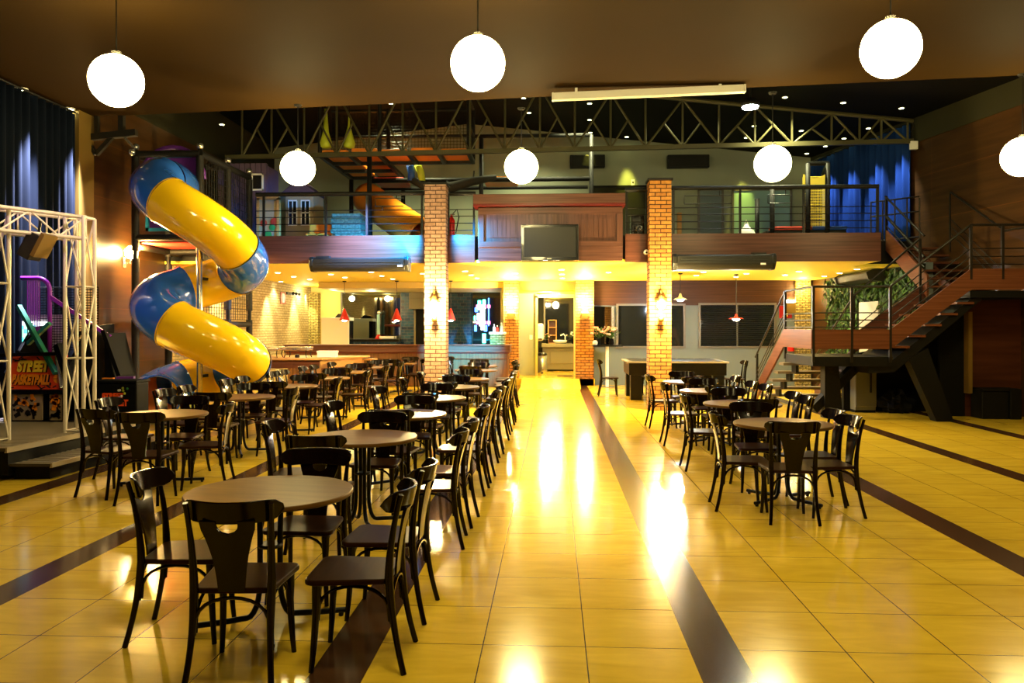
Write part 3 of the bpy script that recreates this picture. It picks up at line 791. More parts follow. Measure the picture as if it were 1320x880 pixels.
MB().box(xt0,xt1,YF-.32,YF+.3,zt_-.145,zt_-.10).build('ledge_lip','lip_red',t)
t = thing('television', 'flat grey-screened television hung on the wood-panelled box', 'television', (xm,YF-.35,3.1))
v0, v1 = Wy(671.5,300,YF-.36), Wy(746,300,YF-.36); z0, z1 = Wy(700,335.5,YF-.36).z, Wy(700,289,YF-.36).z
bz = MB().box(v0.x,v1.x,YF-.36,YF-.24,z0,z1).build('bezel','tv_black',t,bevel=.012)
MB().box(v0.x+.06,v1.x-.06,YF-.364,YF-.355,z0+.07,z1-.06).build('screen','screen_grey',t)
MB().box(v0.x+.02,v1.x-.02,YF-.365,YF-.34,z0-.03,z0-.008).build('trim_strip','gold_strip',t)
MB().box((v0.x+v1.x)/2-.05,(v0.x+v1.x)/2+.03,YF-.366,YF-.36,z0+.03,z0+.045).build('badge','steel',bz)
MB().box((v0.x+v1.x)/2-.3,(v0.x+v1.x)/2+.3,YF-.24,YF-.17,z0+.2,z1-.2).build('wall_mount','dark_steel',t)
# air curtains on the fascia
def air_unit(px0, px1, py0, py1, label, flip):
    y = YF-.36; a, b = Wy(px0,340,y), Wy(px1,340,y); z1 = Wy(px0,py0,y).z; z0 = Wy(px0,py1,y).z
    t = thing('air_curtain', label, 'air conditioner', ((a.x+b.x)/2,YF-.2,z0), 'ceiling air units on the fascia')
    h = z1-z0
    prof = [(YF-.03,z1),(YF-.34,z1),(YF-.36,z1-.1*h)]+[(YF-.36+.09*(1-math.cos(u)),z0+.42*h*(1-math.sin(u))) for u in [PI/2*i/5 for i in range(6)]]+[(YF-.03,z0)]
    MB().prism(prof,a.x+.06,b.x-.06,'X').build('housing','ac_grey',t,bevel=.01)
    prof2 = [(YF-.02,z1+.03),(YF-.33,z1+.02),(YF-.375,z1-.15*h),(YF-.365,z0+.4*h),(YF-.25,z0-.01),(YF-.02,z0-.01)]
    for (u,v) in ((a.x-.02,a.x+.07),(b.x-.07,b.x+.02)): MB().prism(prof2,u,v,'X').build('end_cap','ac_dark',t,bevel=.02)
    MB().box(a.x+.12,b.x-.12,YF-.366,YF-.355,z0+.44*h,z0+.56*h).build('outlet_slot','ac_dark',t)
    MB().box(a.x+.15,b.x-.15,YF-.372,YF-.36,z0+.62*h,z0+.70*h).build('louvre','ac_dark',t)
    w = b.x-.20 if not flip else b.x-.30
    MB().box(w,w+.1,YF-.378,YF-.366,z0+.12*h+.05,z0+.24*h+.05).build('badge','white_plastic',t)
    MB().box((a.x if not flip else b.x-.5)+.08,(a.x if not flip else b.x-.5)+.36,YF-.2,YF-.05,z1,z1+.05).build('bracket','ac_dark',t)
air_unit(399,525,332,349,'dark air curtain hung on the blue-lit fascia left of the pale pillar',False)
air_unit(869,1000,328,347,'dark air curtain hung on the reddish fascia right of the orange pillar',True)
t = thing('air_curtain','dark air conditioner hung below the ceiling above the green wall','air conditioner',(7.3,19.4,2.6),'ceiling air units on the fascia')
MB().prism([(7.7,3.02),(7.35,3.02),(7.2,2.95),(7.25,2.80),(7.7,2.74)],18.6,20.6,'Y').build('housing','ac_grey',t,bevel=.02)
for y in (18.55,20.6): MB().prism([(7.7,3.03),(7.33,3.03),(7.17,2.95),(7.23,2.78),(7.7,2.72)],y,y+.06,'Y').build('end_cap','ac_dark',t,bevel=.01)
t = thing('security_camera','small white dome camera on the fascia left of the orange pillar','camera',(Wy(833,325,YF-.1).x,YF-.1,3.2))
c = Wy(833,325,YF-.1); MB().sphere((c.x,YF-.12,c.z),.055,14,8).build('dome','white_plastic',t,smooth=True); MB().cyl((c.x,YF-.08,c.z),(c.x,YF-.02,c.z),.05).build('base','white_plastic',t); MB().sphere((c.x,YF-.165,c.z-.01),.022,10,6).build('lens','tv_black',t,smooth=True)
# ---------------------------------------------------------------- roof truss
t = thing('roof_truss', 'long dark steel lattice truss spanning under the black roof', 'truss', (0,18.1,5.8))
ta = Wd(291,203,18.9); tb_ = Wd(1177,182,18.0)
def TB(px):          # point on bottom chord below image column px
    lo, hi = 0.0, 1.0
    for _ in range(30):
        m = (lo+hi)/2; q = ta.lerp(tb_,m); xc = q.x*CP+q.y*SP; zc = -q.x*SP+q.y*CP
        if CX+FPX*xc/zc < px: lo = m
        else: hi = m
    return ta.lerp(tb_,lo)
def TT(px):
    q = TB(px); return Vector((q.x,q.y,min(ROOF(q.x)-.1,7.35)))
MB().bar(ta,tb_,.10,.10).build('bottom_chord','truss_metal',t)
tops = [TT(p) for p in range(291,1178,80)]+[TT(1177)]
MB().tube(tops,.05,6).build('top_chord','truss_metal',t)
verts = [312,350,372,400,434,476,519,562,606,651,696,741,787,832,880,927,973,1021,1072,1107,1136,1168]
vv = [312,350,392,434,476,519,562,606,651,696,741,787,832,880,927,973,1021,1072,1108,1136,1170]
for i, p in enumerate(vv):
    MB().tube([TB(p),TT(p)],.026,6).build('strut','truss_metal',t)
for i in range(len(vv)-1):
    a, b = (vv[i],vv[i+1])
    if i % 2 == 0: MB().tube([TB(a),TT(b)],.028,6).build('diagonal','truss_metal',t)
    else: MB().tube([TT(a),TB(b)],.028,6).build('diagonal','truss_metal',t)
    if i % 2 == 0: MB().tube([TB(b),(TB(a)+TT(b))*.5],.024,6).build('diagonal','truss_metal',t)
    else: MB().tube([TB(a),(TT(a)+TB(b))*.5],.024,6).build('diagonal','truss_metal',t)
# roller screen at the ceiling edge
s0 = Wd(714,125,12.3); s1 = Wd(958,114.5,12.05)
t = thing('projection_screen_case', 'long white roller screen case fixed under the brown ceiling edge', 'projection screen', (s0+s1)/2)
MB().bar(s0,s1,.11,.115).build('case','white_enamel',t,bevel=.012)
dv = (s1-s0).normalized()
for q in (s0-dv*.03,s1): MB().bar(q,q+dv*.035,.12,.12).build('end_cap','white_plastic',t,bevel=.01)
MB().bar(s0+dv*.2-Vector((0,0,.062)),s1-dv*.2-Vector((0,0,.062)),.03,.012).build('screen_bar','white_enamel',t)
for f in (.12,.88): q = s0.lerp(s1,f); MB().box(q.x-.02,q.x+.02,q.y-.02,q.y+.02,q.z+.04,ZC).build('hanger','white_enamel',t)
# curtains
def curtain(name, p0, p1, z0, z1, m, label, nf, amp, seed):
    random.seed(seed)
    p0 = Vector((p0[0],p0[1],0)); p1 = Vector((p1[0],p1[1],0)); L_ = (p1-p0).length; d_ = (p1-p0)/L_; nr = Vector((d_.y,-d_.x,0))
    ph = [random.uniform(.75,1.3) for _ in range(nf)]; s_ = sum(ph); acc = 0; row = []
    for k in range(nf):
        w = ph[k]/s_
        for j in range(10):
            u = acc+w*j/10; row.append((u, amp*random.uniform(.95,1.05)*math.sin(2*PI*j/10)*(.6+.5*random.random()*0+.4*ph[k]/1.3)))
        acc += w
    row.append((1,0))
    grid = []
    for i in range(7):
        z = z0+(z1-z0)*i/6; k = .75+.25*(1-i/6)
        grid.append([tuple(p0+d_*(u*L_)+nr*(a*k)+Vector((0,0,z))) for u, a in row])
    t = thing(name, label, 'curtain', (p0+p1)/2+Vector((0,0,z0)))
    MB().sheet(grid,.012).build('fabric',m,t,smooth=True)
    MB().tube([p0+Vector((0,0,z1+.03)),p1+Vector((0,0,z1+.03))],.02,8).build('rail','dark_steel',t)
curtain('curtain',(XL+.16,7.0),(XL+.16,gp.y-.24),.3,ZC-.08,'curtain_navy','dark navy floor-length curtain on the left wall behind the arcade',36,.055,3)
curtain('curtain',(XR(18.55)-.12,18.6),(XR(YB-.1)-.16,YB-.1),ZM1,6.35,'curtain_blue','blue curtain at the far right of the mezzanine above the stairs',20,.07,5)
# ---------------------------------------------------------------- green wall
random.seed(11)
mb = MB().box(7.66,7.75,16.9,YB-.2,.9,ZM0-.02)
leafm = MB()
for k in range(4200):
    y = random.uniform(16.95,YB-.22); z = random.uniform(.92,ZM0-.05); s = random.uniform(.045,.10)
    if 18.9 < y < 20.2 and z < 2.35: continue
    n = Vector((-1,random.uniform(-.9,.9),random.uniform(-.5,1.0))).normalized()
    a = n.cross(Vector((0,random.uniform(-1,1),1)).normalized()).normalized(); b = n.cross(a)
    c = Vector((7.64-random.uniform(0,.08),y,z)); leafm.cur = 0 if random.random() < .6 else 1
    leafm.add([c-b*s, c+a*s*.5+n*s*.15, c+b*s, c-a*s*.5+n*s*.15], [(0,1,2,3)])
t = thing('green_wall','dense leafy green wall beside the yellow stone strip under the mezzanine','green wall',(7.7,20,.9))
mb.build('backing','soil_backing',t)
tag(leafm.build('leaves',['leaf','leaf_light'],t,fixn=False),kind='stuff')
struct('door_1', MB().box(7.60,7.66,18.95,20.1,0,2.3), 'door_white', 'white door in the green wall behind the stairs')
# ---------------------------------------------------------------- spiral slide
random.seed(21)
AX, AY, HR, TR = -6.27, 13.75, .72, .415
zk = [(PI*.96,4.30),(PI,4.28),(1.5*PI,3.70),(2*PI,2.92),(2.5*PI,2.56),(3*PI,2.22),(3.5*PI,1.68),(4*PI,1.10),(4.5*PI,.82),(5*PI,.52),(5.22*PI,.46)]
def hz(th):
    for (a,za),(b,zb) in zip(zk,zk[1:]):
        if th <= b:
            u = (th-a)/(b-a); return za+(zb-za)*u
    return zk[-1][1]
def hzs(th): return sum(hz(th+d) for d in (-.3,-.15,0,.15,.3))/5 if PI*1.1 < th < 5.1*PI else hz(th)
def hp(th): return Vector((AX+.10*max(0,math.cos(th))*min(1,th/(4*PI))+HR*math.cos(th), AY+HR*math.sin(th), hzs(th)))
t = thing('spiral_slide', 'blue and yellow spiral tube slide winding down beside the left wall', 'slide', (AX,AY,0))
cuts = [PI*.96,1.40*PI,1.92*PI,2.30*PI,2.76*PI,3.45*PI,4.04*PI,4.42*PI,4.78*PI,5.22*PI]
colr = ['slide_blue','slide_yellow','slide_blue','slide_yellow','slide_blue','slide_yellow','slide_blue','slide_yellow','slide_blue']
for i, c in enumerate(colr):
    a, b = cuts[i], cuts[i+1]; n = 22
    pts = [hp(a+(b-a)*k/n) for k in range(n+1)]
    rr = [TR]*(n+1); rr[0] = TR+.012; 
    if i == len(colr)-1:
        o = MB().tube(pts,rr,28,cap=False).build('tube_section',c,t,smooth=True); s_ = o.modifiers.new('solid','SOLIDIFY'); s_.thickness = .03; s_.offset = -1
    else:
        o = MB().tube(pts,rr,28,cap=False).build('tube_section',c,t,smooth=True)
    # flange ring at the joint
    tn = (hp(a+.02)-hp(a)).normalized()
    if i: MB().tube([hp(a)-tn*.012,hp(a)+tn*.012],[TR+.022]*2,28,cap=False).build('joint_flange',c,t,smooth=True)
for th in (PI*.96,):    # short run back into the tower
    q = hp(th); MB().tube([q,q+Vector((-.02,.3,.02)),q+Vector((-.10,.65,.02)),q+Vector((-.22,1.15,.02))],TR,28,cap=False).build('tube_section','slide_blue',t,smooth=True)
# inner skin of the open end
qe = [hp(4.86*PI+(5.215-4.86)*PI*k/8) for k in range(9)]
MB().tube(qe,TR-.035,28,cap=False).build('inner_skin','slide_inside',t,smooth=True)
MB().tube([(AX,AY,0),(AX,AY,3.9)],.05,14).build('centre_pole','steel',t,smooth=True)
for th in (2.5*PI,3.5*PI,4.5*PI): q = hp(th); c = Vector((AX,AY,q.z)); d_ = (q-c).normalized(); MB().bar(c,c+d_*(HR-TR+.03),.05).build('bracket','dark_steel',t)
MB().lathe((AX,AY,0),[(.16,0),(.16,.02),(.06,.03)],16).build('base_plate','dark_steel',t)
# ---------------------------------------------------------------- play tower behind it
t = thing('play_tower', 'padded black pole play tower behind the spiral slide', 'playground tower', (-7.3,15.8,0))
PT = [(-7.98,14.75),(-6.72,14.75),(-6.72,16.05),(-6.72,17.2),(-7.98,16.05),(-7.98,17.2)]
for (x,y) in PT:
    MB().tube([(x,y,0),(x,y,5.12)],.045,10).build('pole','steel' if False else 'dark_steel',t,smooth=True)
    for (a,b) in ((.25,1.85),(2.05,3.0),(3.15,4.95)): MB().tube([(x,y,a),(x,y,b)],.072,10).build('foam_sleeve','foam_black',t,smooth=True,angle=60)
    MB().sphere((x,y,5.14),.07,12,8).build('pole_cap','steel',t,smooth=True)
def beam(a, b, z, m='foam_black', r=.065): MB().tube([(a[0],a[1],z),(b[0],b[1],z)],r,10).build('beam',m,t,smooth=True,angle=60)
for z in (5.0,3.25,1.75):
    beam(PT[1],PT[2],z); beam(PT[2],PT[3],z); beam(PT[0],PT[4],z); beam(PT[4],PT[5],z); beam(PT[2],PT[4],z)
beam(PT[0],PT[1],5.0); beam(PT[0],PT[1],3.4)
for (y0,y1) in ((14.8,16.0),(16.1,17.15)):
    MB().box(-7.9,-6.8,y0,y1,3.30,3.40).build('deck_pad','pad_red',t,bevel=.02)
    MB().box(-7.9,-6.8,y0,y1,1.72,1.80).build('deck_pad','pad_red',t,bevel=.02)
mb = MB()
px0 = Wd(206,205,15.1).x; px1 = Wd(247,205,15.1).x
MB().box(-7.85,-6.85,14.96,15.0,3.6,5.0).build('slide_panel','purple_plastic',t)
mb = MB()
for (a,b,c,d_) in ((-7.88,-7.82,3.55,5.03),(-6.88,-6.82,3.55,5.03),(-7.88,-6.82,4.97,5.03),(-7.88,-6.82,3.55,3.61)): mb.box(a,b,14.93,14.98,c,d_)
mb.build('panel_frame','cyan_frame',t)
MB().tube([(-7.35+.62*math.cos(PI*k/12)*1.0,14.94,4.55+.62*math.sin(PI*k/12)) for k in range(13)],.05,10).build('panel_arch','purple_plastic',t,smooth=True)
# climbing side nets
def net(name, m, parent, p00, p10, p01, nx, ny, r=.010, sag=0):
    p00, p10, p01 = Vector(p00), Vector(p10), Vector(p01); mb = MB(); u = p10-p00; v = p01-p00
    for i in range(nx+1): mb.tube([p00+u*(i/nx),p00+u*(i/nx)+v],r,4)
    for j in range(ny+1): mb.tube([p00+v*(j/ny),p00+v*(j/ny)+u],r,4)
    return mb.build(name,m,parent)
net('safety_net','foam_black',t,(-6.72,14.8,3.45),(-6.72,17.15,3.45),(-6.72,14.8,4.95),20,12,.006)
net('safety_net','foam_black',t,(-6.72,14.8,1.85),(-6.72,17.15,1.85),(-6.72,14.8,3.2),20,12,.006)
# foliage-painted board and toy house fronts on the left of the mezzanine
t = thing('toy_house', 'beige toy house front with white-framed windows on the mezzanine', 'toy house', (-6.2,19.5,ZM1))
h0 = Wd(352,300,19.3); h1 = Wd(388,300,19.3); hx0, hx1 = -6.6, -5.9
y0 = 19.2
MB().box(hx0,hx1,y0,y0+.9,ZM1,5.0).build('wall','toy_beige',t,bevel=.02)
MB().prism([(hx0-.08,5.0),(hx1+.08,5.0),((hx0+hx1)/2,5.35)],y0-.06,y0+.96,'Y').build('roof','toy_purple',t,bevel=.02)
for (a,b) in ((hx0+.08,hx0+.30),(hx1-.30,hx1-.08)):
    mb = MB(); z0, z1 = 4.2, 4.8
    for f in (0,.47,.94): mb.box(a+(b-a)*f,a+(b-a)*f+.02,y0-.03,y0,z0,z1)
    for f in (0,.5,1): mb.box(a,b,y0-.03,y0,z0+(z1-z0)*f-.01,z0+(z1-z0)*f+.02)
    f_ = mb.build('window_frame','white_enamel',t); MB().box(a+.02,b-.0,y0-.012,y0-.002,z0+.01,z1).build('window_pane','glass_dark',f_)
t = thing('toy_house', 'dark purple striped toy house with small white window above the slide tower', 'toy house', (-7.4,18.6,ZM1))
for k in range(9):
    MB().box(-7.9+k*.13,-7.9+k*.13+.115,18.3,18.42,ZM1,5.55).build('plank','toy_purple',t)
MB().box(-7.9,-6.73,18.42,19.1,ZM1,5.5).build('body','toy_purple',t)
wf = MB()
for (a,b,c,d_) in ((-7.1,-7.06,4.9,5.3),(-6.84,-6.80,4.9,5.3),(-7.1,-6.8,4.9,4.94),(-7.1,-6.8,5.26,5.3)): wf.box(a,b,18.26,18.3,c,d_)
f_ = wf.build('window_frame','white_enamel',t); MB().box(-7.06,-6.84,18.285,18.3,4.94,5.26).build('window_pane','glass_dark',f_)
t = thing('painted_board', 'wood-framed board painted with green and red at the tower edge', 'board', (-6.5,17.55,ZM1))
MB().box(-6.62,-6.18,17.5,17.56,ZM0+.3,4.55).build('board','toy_beige',t)
MB().box(-6.66,-6.60,17.47,17.58,ZM0+.3,4.60).box(-6.20,-6.14,17.47,17.58,ZM0+.3,4.60).box(-6.66,-6.14,17.47,17.58,4.55,4.62).build('frame','oak',t)
for k in range(9):
    c = Vector((random.uniform(-6.55,-6.25),17.49,random.uniform(3.65,4.2)))
    MB().lathe(c,[(.001,-.012),(random.uniform(.05,.10),-.004),(.001,.0)],10,'Y').build('painted_leaf','toy_green' if k % 3 else 'pad_red',t)
random.seed(22)
for k,(px,w) in enumerate(((400,'left'),(413,'right'))):
    q = Wd(px,304,18.2)
    t = thing('toddler_chair', f'small orange-red plastic chair on the mezzanine floor, {w} of two', 'chair', (q.x,18.2,ZM1))
    MB().box(q.x-.15,q.x+.15,18.05,18.35,3.82,3.86).build('seat','pad_orange',t,bevel=.01)
    MB().box(q.x-.15,q.x+.15,18.33,18.37,3.86,4.12).build('backrest','pad_orange',t,bevel=.02)
    for sx in (-.12,.12):
        for sy in (18.08,18.32): MB().cyl((q.x+sx,sy,ZM1),(q.x+sx,sy,3.82),.018,8).build('leg','pad_orange',t)
q0, q1 = Wd(425,300,18.0), Wd(465,300,18.0)
for k in range(3):
    z0 = ZM1+k*.235; dx = J(.04)
    t = thing('play_mat', f'pale green patterned folded mat on the mezzanine, {["bottom","middle","top"][k]} of the pile', 'mat', ((q0.x+q1.x)/2,18.2,z0), 'pile of folded play mats')
    mb = MB()
    MB().box(q0.x+dx,q1.x+dx,17.9,18.6,z0,z0+.115).build('lower_fold','mat_pattern',t,bevel=.03)
    MB().box(q0.x+dx+.02,q1.x+dx-.01,17.92,18.6,z0+.115,z0+.235).build('upper_fold','mat_pattern',t,bevel=.03)
q = Wd(438,290,19.4)
# orange tube slide on the mezzanine
t = thing('tube_slide','short orange tube slide descending on the mezzanine behind the railing','slide',(-2.9,19,ZM1))
a = Wd(478,262,19.6); b = Wd(505,270,18.9); c = Wd(545,304,18.2)
pts = qbez(a+Vector((-.25,.75,.25)), a.lerp(c,.4), c+Vector((0,0,-.02)), 16)
MB().tube(pts,.40,24,cap=False).build('tube','tube_orange',t,smooth=True).modifiers.new('solid','SOLIDIFY').thickness = .03
for k in (5,11): tn = (pts[k+1]-pts[k]).normalized(); MB().tube([pts[k]-tn*.02,pts[k]+tn*.02],.415,24,cap=False).build('joint_flange','tube_orange',t,smooth=True)
MB().cyl((pts[9].x,pts[9].y,ZM1),(pts[9].x,pts[9].y,pts[9].z-.38),.04).build('support','dark_steel',t)
# overhead crawl deck hung at the truss
t = thing('crawl_deck','overhead play deck with orange pads hung behind the lattice truss','playground deck',(-2.6,19,5.8))
dz = 5.84
dx0, dx1 = Wd(408,198,18.6).x, Wd(604,195,18.6).x
DY0 = 18.55
nx = 5
for k in range(nx):
    u0 = dx0+(dx1-dx0)*k/nx; u1 = dx0+(dx1-dx0)*(k+1)/nx
    MB().box(u0+.05,u1-.05,DY0+.03,DY0+1.02,dz-.02,dz+.07+.03*(k%2)).build('pad','pad_orange',t,bevel=.03)
for k in range(2):
    u0 = dx0+(.72)*k; 
    for j in range(2): MB().box(u0+.05,u0+.68,DY0+1.1+j*.95,DY0+1.98+j*.95,dz-.02,dz+.07).build('pad','pad_orange',t,bevel=.03)
def db(p,q,w=.09): MB().bar(p,q,w,w).build('frame_beam','dark_steel',t)
db((dx0,DY0,dz-.05),(dx1,DY0,dz-.05)); db((dx0,DY0+1.06,dz-.05),(dx1,DY0+1.06,dz-.05))
for k in range(nx+1): u = dx0+(dx1-dx0)*k/nx; db((u,DY0,dz-.05),(u,DY0+1.06,dz-.05))
db((dx0,DY0+1.06,dz-.05),(dx0,DY0+3.0,dz-.05)); db((dx0+1.44,DY0+1.06,dz-.05),(dx0+1.44,DY0+3.0,dz-.05)); db((dx0,DY0+2.03,dz-.05),(dx0+1.44,DY0+2.03,dz-.05)); db((dx0,DY0+3.0,dz-.05),(dx0+1.44,DY0+3.0,dz-.05))
for (x,y) in ((dx0,DY0+.05),(dx1,DY0+.05),(dx1,DY0+1.06),(dx0+1.44,DY0+1.06),(dx0+1.44,DY0+.05)):
    MB().tube([(x,y,dz),(x,y,7.15)],.05,8).build('cage_post','foam_black',t)
for z in (6.45,7.1):
    MB().tube([(dx0,DY0+1.06,z),(dx1,DY0+1.06,z)],.04,8).build('cage_rail','foam_black',t)
    MB().tube([(dx1,DY0+.05,z),(dx1,DY0+1.06,z)],.04,8).build('cage_rail','foam_black',t)
net('safety_net','dark_steel',t,(dx0,DY0+1.06,dz),(dx1,DY0+1.06,dz),(dx0,DY0+1.06,7.1),44,16,.005)
xx = Wd(473,250,18.6).x
for (x,y) in ((xx,DY0+.1),(dx0+1.44,DY0+3.0),(dx0,DY0+3.0)): MB().tube([(x,y,ZM1),(x,y,dz-.05)],.06,10).build('support_post','foam_black',t,smooth=True)
# climbing cones hung above the deck
for (px,py,w) in ((420,203,'left'),(450,204,'right')):
    q = Wd(px,190,18.9); tt = thing('hanging_cone', f'lime punching cone hung over the overhead deck, {w} one of two', 'cone', (q.x,q.y,5.95), 'lime cones over the deck')
    MB().lathe((q.x,q.y,0),[(1e-6,5.95),(.13,5.98),(.15,6.08),(.07,6.35),(.03,6.5 if w == 'right' else 6.9),(1e-6,6.91)],16).build('cone','lime',tt,smooth=True)
    MB().tube([(q.x,q.y,6.75),(q.x,q.y,7.3)],.012,6).build('rope','dark_steel',tt)
# second frame with foam rollers
t = thing('climbing_frame','black padded pole frame with red decks spanning the mezzanine rear','playground frame',(-1.2,20.5,ZM1))
f0, f1 = Wd(475,230,20.2), Wd(760,230,20.4)
def pz(py,d): return CAMZ+(HZ-py)/FPX*d
zA = pz(230,20.2); zB = pz(170,20.2)
for px in (475,576,620,762):
    x = Wd(px,230,20.3).x; MB().tube([(x,20.3,ZM1),(x,20.3,6.6 if px > 600 else zA)],.055,10).build('pole','foam_black',t,smooth=True)
MB().tube([(f0.x,20.3,zA),(f1.x,20.3,zA)],.06,10).build('beam','foam_black',t,smooth=True)
MB().tube([(Wd(606,175,20.3).x,20.3,6.6),(f1.x,20.3,6.6)],.05,10).build('beam','foam_black',t,smooth=True)
MB().tube([(f0.x,21.5,zA),(f1.x,21.5,zA)],.05,10).build('beam','foam_black',t,smooth=True)
for (pa,pb) in ((478,518),(622,665)): MB().box(Wd(pa,230,20.3).x,Wd(pb,230,20.3).x,20.35,21.4,zA,zA+.10).build('deck_pad','pad_red' if pa < 500 else 'pad_orange',t,bevel=.02)
for px, m in ((530,'pad_blue'),(540,'lime')):
    a = Wd(px-2,212,20.1); b = Wd(px+4 if m == 'lime' else px,233,20.1); MB().tube([a,a.lerp(b,.5)+Vector((.03,0,0)),b],.09,14).build('roller',m,t,smooth=True)
t = thing('rolled_net','dark rolled cover draped over the pale pillar top and railing','cover',(-1.6,20.1,5.1))
pts = []
for (px,py) in ((528,232),(545,240),(562,244),(585,242),(610,235),(640,230)):
    pts.append(Wd(px,py-1.5,20.1))
MB().tube(pts,[.08,.11,.13,.13,.11,.07],12).build('roll','drape_dark',t,smooth=True)
for q in (pts[1],pts[4]): MB().tube([q,q+Vector((0,.2,.30))],.02,6).build('strap','drape_dark',t)
# back wall things upstairs
def wallbox(name,px0,px1,py0,py1,dep,label,cat):
    a, b = Wy(px0,py0,YB-dep), Wy(px1,py1,YB-dep)
    return thing(name,label,cat,((a.x+b.x)/2,YB-dep/2,b.z)), a.x, b.x, b.z, a.z
for (x0,x1,w) in ((735,780,'left'),(861,915,'right')):
    t, a, b, z0, z1 = wallbox('wall_speaker',x0,x1,199,215,.28,f'wide black loudspeaker box high on the grey back wall, {w} one','speaker')
    MB().box(a,b,YB-.25,YB-.02,z0,z1).build('cabinet','speaker_black',t,bevel=.02)
    MB().box(a+.03,b-.03,YB-.275,YB-.25,z0+.03,z1-.03).build('grille','ac_dark',t,bevel=.008)
    MB().box((a+b)/2-.1,(a+b)/2+.1,YB-.03,YB+.0,z0+.05,z1-.05).build('bracket','dark_steel',t)
def pdoor(n, px0, px1, py0, m, label):
    a = Wy(px0,py0,YB-.05); b = Wy(px1,303,YB-.05)
    struct(f'door_{n}', MB().box(a.x,b.x,YB-.06,YB,ZM1,a.z), m, label)
    mb = MB().box(a.x-.06,a.x,YB-.08,YB,ZM1,a.z+.06).box(b.x,b.x+.06,YB-.08,YB,ZM1,a.z+.06).box(a.x-.06,b.x+.06,YB-.08,YB,a.z,a.z+.06)
    return mb
struct('trim_11',pdoor(2,902,930,246,'door_blue','blue-grey door upstairs behind the long railing'),'frame_grey')
struct('trim_12',pdoor(3,946,1018,246,'door_teal','pale teal door panels upstairs behind the trampoline'),'frame_grey')
struct('trim_13',pdoor(4,762,834,242,'olive_paint','dark recess door upstairs behind the orange pillar'),'charcoal')
q = Wy(876,270,YB-.1); struct('trim_14',MB().box(q.x-.06,q.x+.06,YB-.1,YB,ZM1,5.0),'oak')
# trampoline with net
t = thing('trampoline','trampoline with padded black posts and yellow netting on the right of the mezzanine','trampoline',(5.4,18.6,ZM1))
q0 = Wd(985,292,18.3); q1 = Wd(1072,292,18.3); xa_, xb_ = q0.x, q1.x; ya_, yb2 = 17.9, 19.6
ztop = pz(219,18.3)
for (x,y) in ((xa_,ya_),(xb_-.35,ya_),(xb_+.1,yb2),(xa_+.1,yb2),((xa_+xb_)/2,ya_)):
    MB().tube([(x,y,ZM1),(x,y,ztop if x > xa_+.3 else ztop-.5)],.055,10).build('post','foam_black',t,smooth=True)
MB().tube([((xa_+xb_)/2,ya_,ztop),(xb_-.35,ya_,ztop),(xb_+.1,yb2,ztop)],.05,8).build('top_rail','dark_steel',t)
MB().box(xa_-.1,xb_+.1,ya_+.1,yb2,ZM1+.1,ZM1+.26).build('bed_frame','foam_black',t,bevel=.02)
MB().box(xa_,xa_+.9,ya_+.05,ya_+.3,ZM1+.26,ZM1+.34).build('edge_pad','pad_red',t,bevel=.02)
MB().box(xa_+.9,xb_+.1,ya_+.05,ya_+.3,ZM1+.26,ZM1+.34).build('edge_pad','pad_blue',t,bevel=.02)
net('net','net_yellow',t,(xa_+.75,ya_+.25,ZM1+.35),(xb_-.3,ya_+.25,ZM1+.35),(xa_+.75,ya_+.25,ztop-.25),16,18,.008)
net('net','net_grey',t,(xb_-.3,ya_+.25,ZM1+.35),(xb_+.1,yb2,ZM1+.35),(xb_-.3,ya_+.25,ztop-.25),16,18,.008)
MB().sheet([[(xa_+.75+(xb_-.3-xa_-.75)*j/8, ya_+.24, ztop-.18-.10*math.sin(PI*j/8)-.22*i) for j in range(9)] for i in range(2)],.01).build('net_cuff','net_yellow',t)
t = thing('kettle','small white kettle-shaped lamp on the mezzanine floor by the railing','lamp',Wd(962,302,17.2))
q = Wd(962,303,17.2); q.z = ZM1
MB().lathe(q,[(1e-6,0),(.20,.01),(.21,.08),(.15,.20),(.06,.27),(.03,.33),(1e-6,.34)],18).build('body','white_plastic',t,smooth=True)
MB().tube([q+Vector((.05,0,.3)),q+Vector((0,0,.42)),q+Vector((-.05,0,.3))],.012,6).build('handle','white_plastic',t)
t = thing('coffee_machine','black appliance with two steel cups on the ledge left of the orange pillar','appliance',Wd(820,304,17.0))
a, b = Wd(812,304,17.0), Wd(829,290,17.0); a.z = ZM1
MB().box(a.x,b.x,16.85,17.15,ZM1+.05,ZM1+.46).build('body','tv_black',t,bevel=.02)
MB().box(a.x+.03,b.x-.03,16.83,16.85,ZM1,ZM1+.05).box(a.x,b.x,16.85,17.15,ZM1,ZM1+.05).build('tray','dark_steel',t)
for k in (0,1): MB().lathe((a.x+.10+k*.10,16.80,ZM1+.05),[(.028,0),(.035,.10),(.035,.17)],12).build('cup','steel',t,smooth=True)
t = thing('fire_extinguisher','red fire extinguisher on the mezzanine right of the pale pillar','extinguisher',Wd(582,303,17.0))
q = Wd(582,303,17.0); q.z = ZM1
MB().lathe(q,[(.07,0),(.075,.02),(.075,.38),(.03,.46),(.02,.50)],16).build('cylinder','fire_red',t,smooth=True)
MB().tube([q+Vector((0,0,.5)),q+Vector((.12,0,.62)),q+Vector((.16,0,.45)),q+Vector((.10,-.05,.1))],.014,6).build('hose','tv_black',t)
MB().box(q.x-.03,q.x+.07,q.y-.02,q.y+.02,q.z+.5,q.z+.53).build('valve','steel',t)
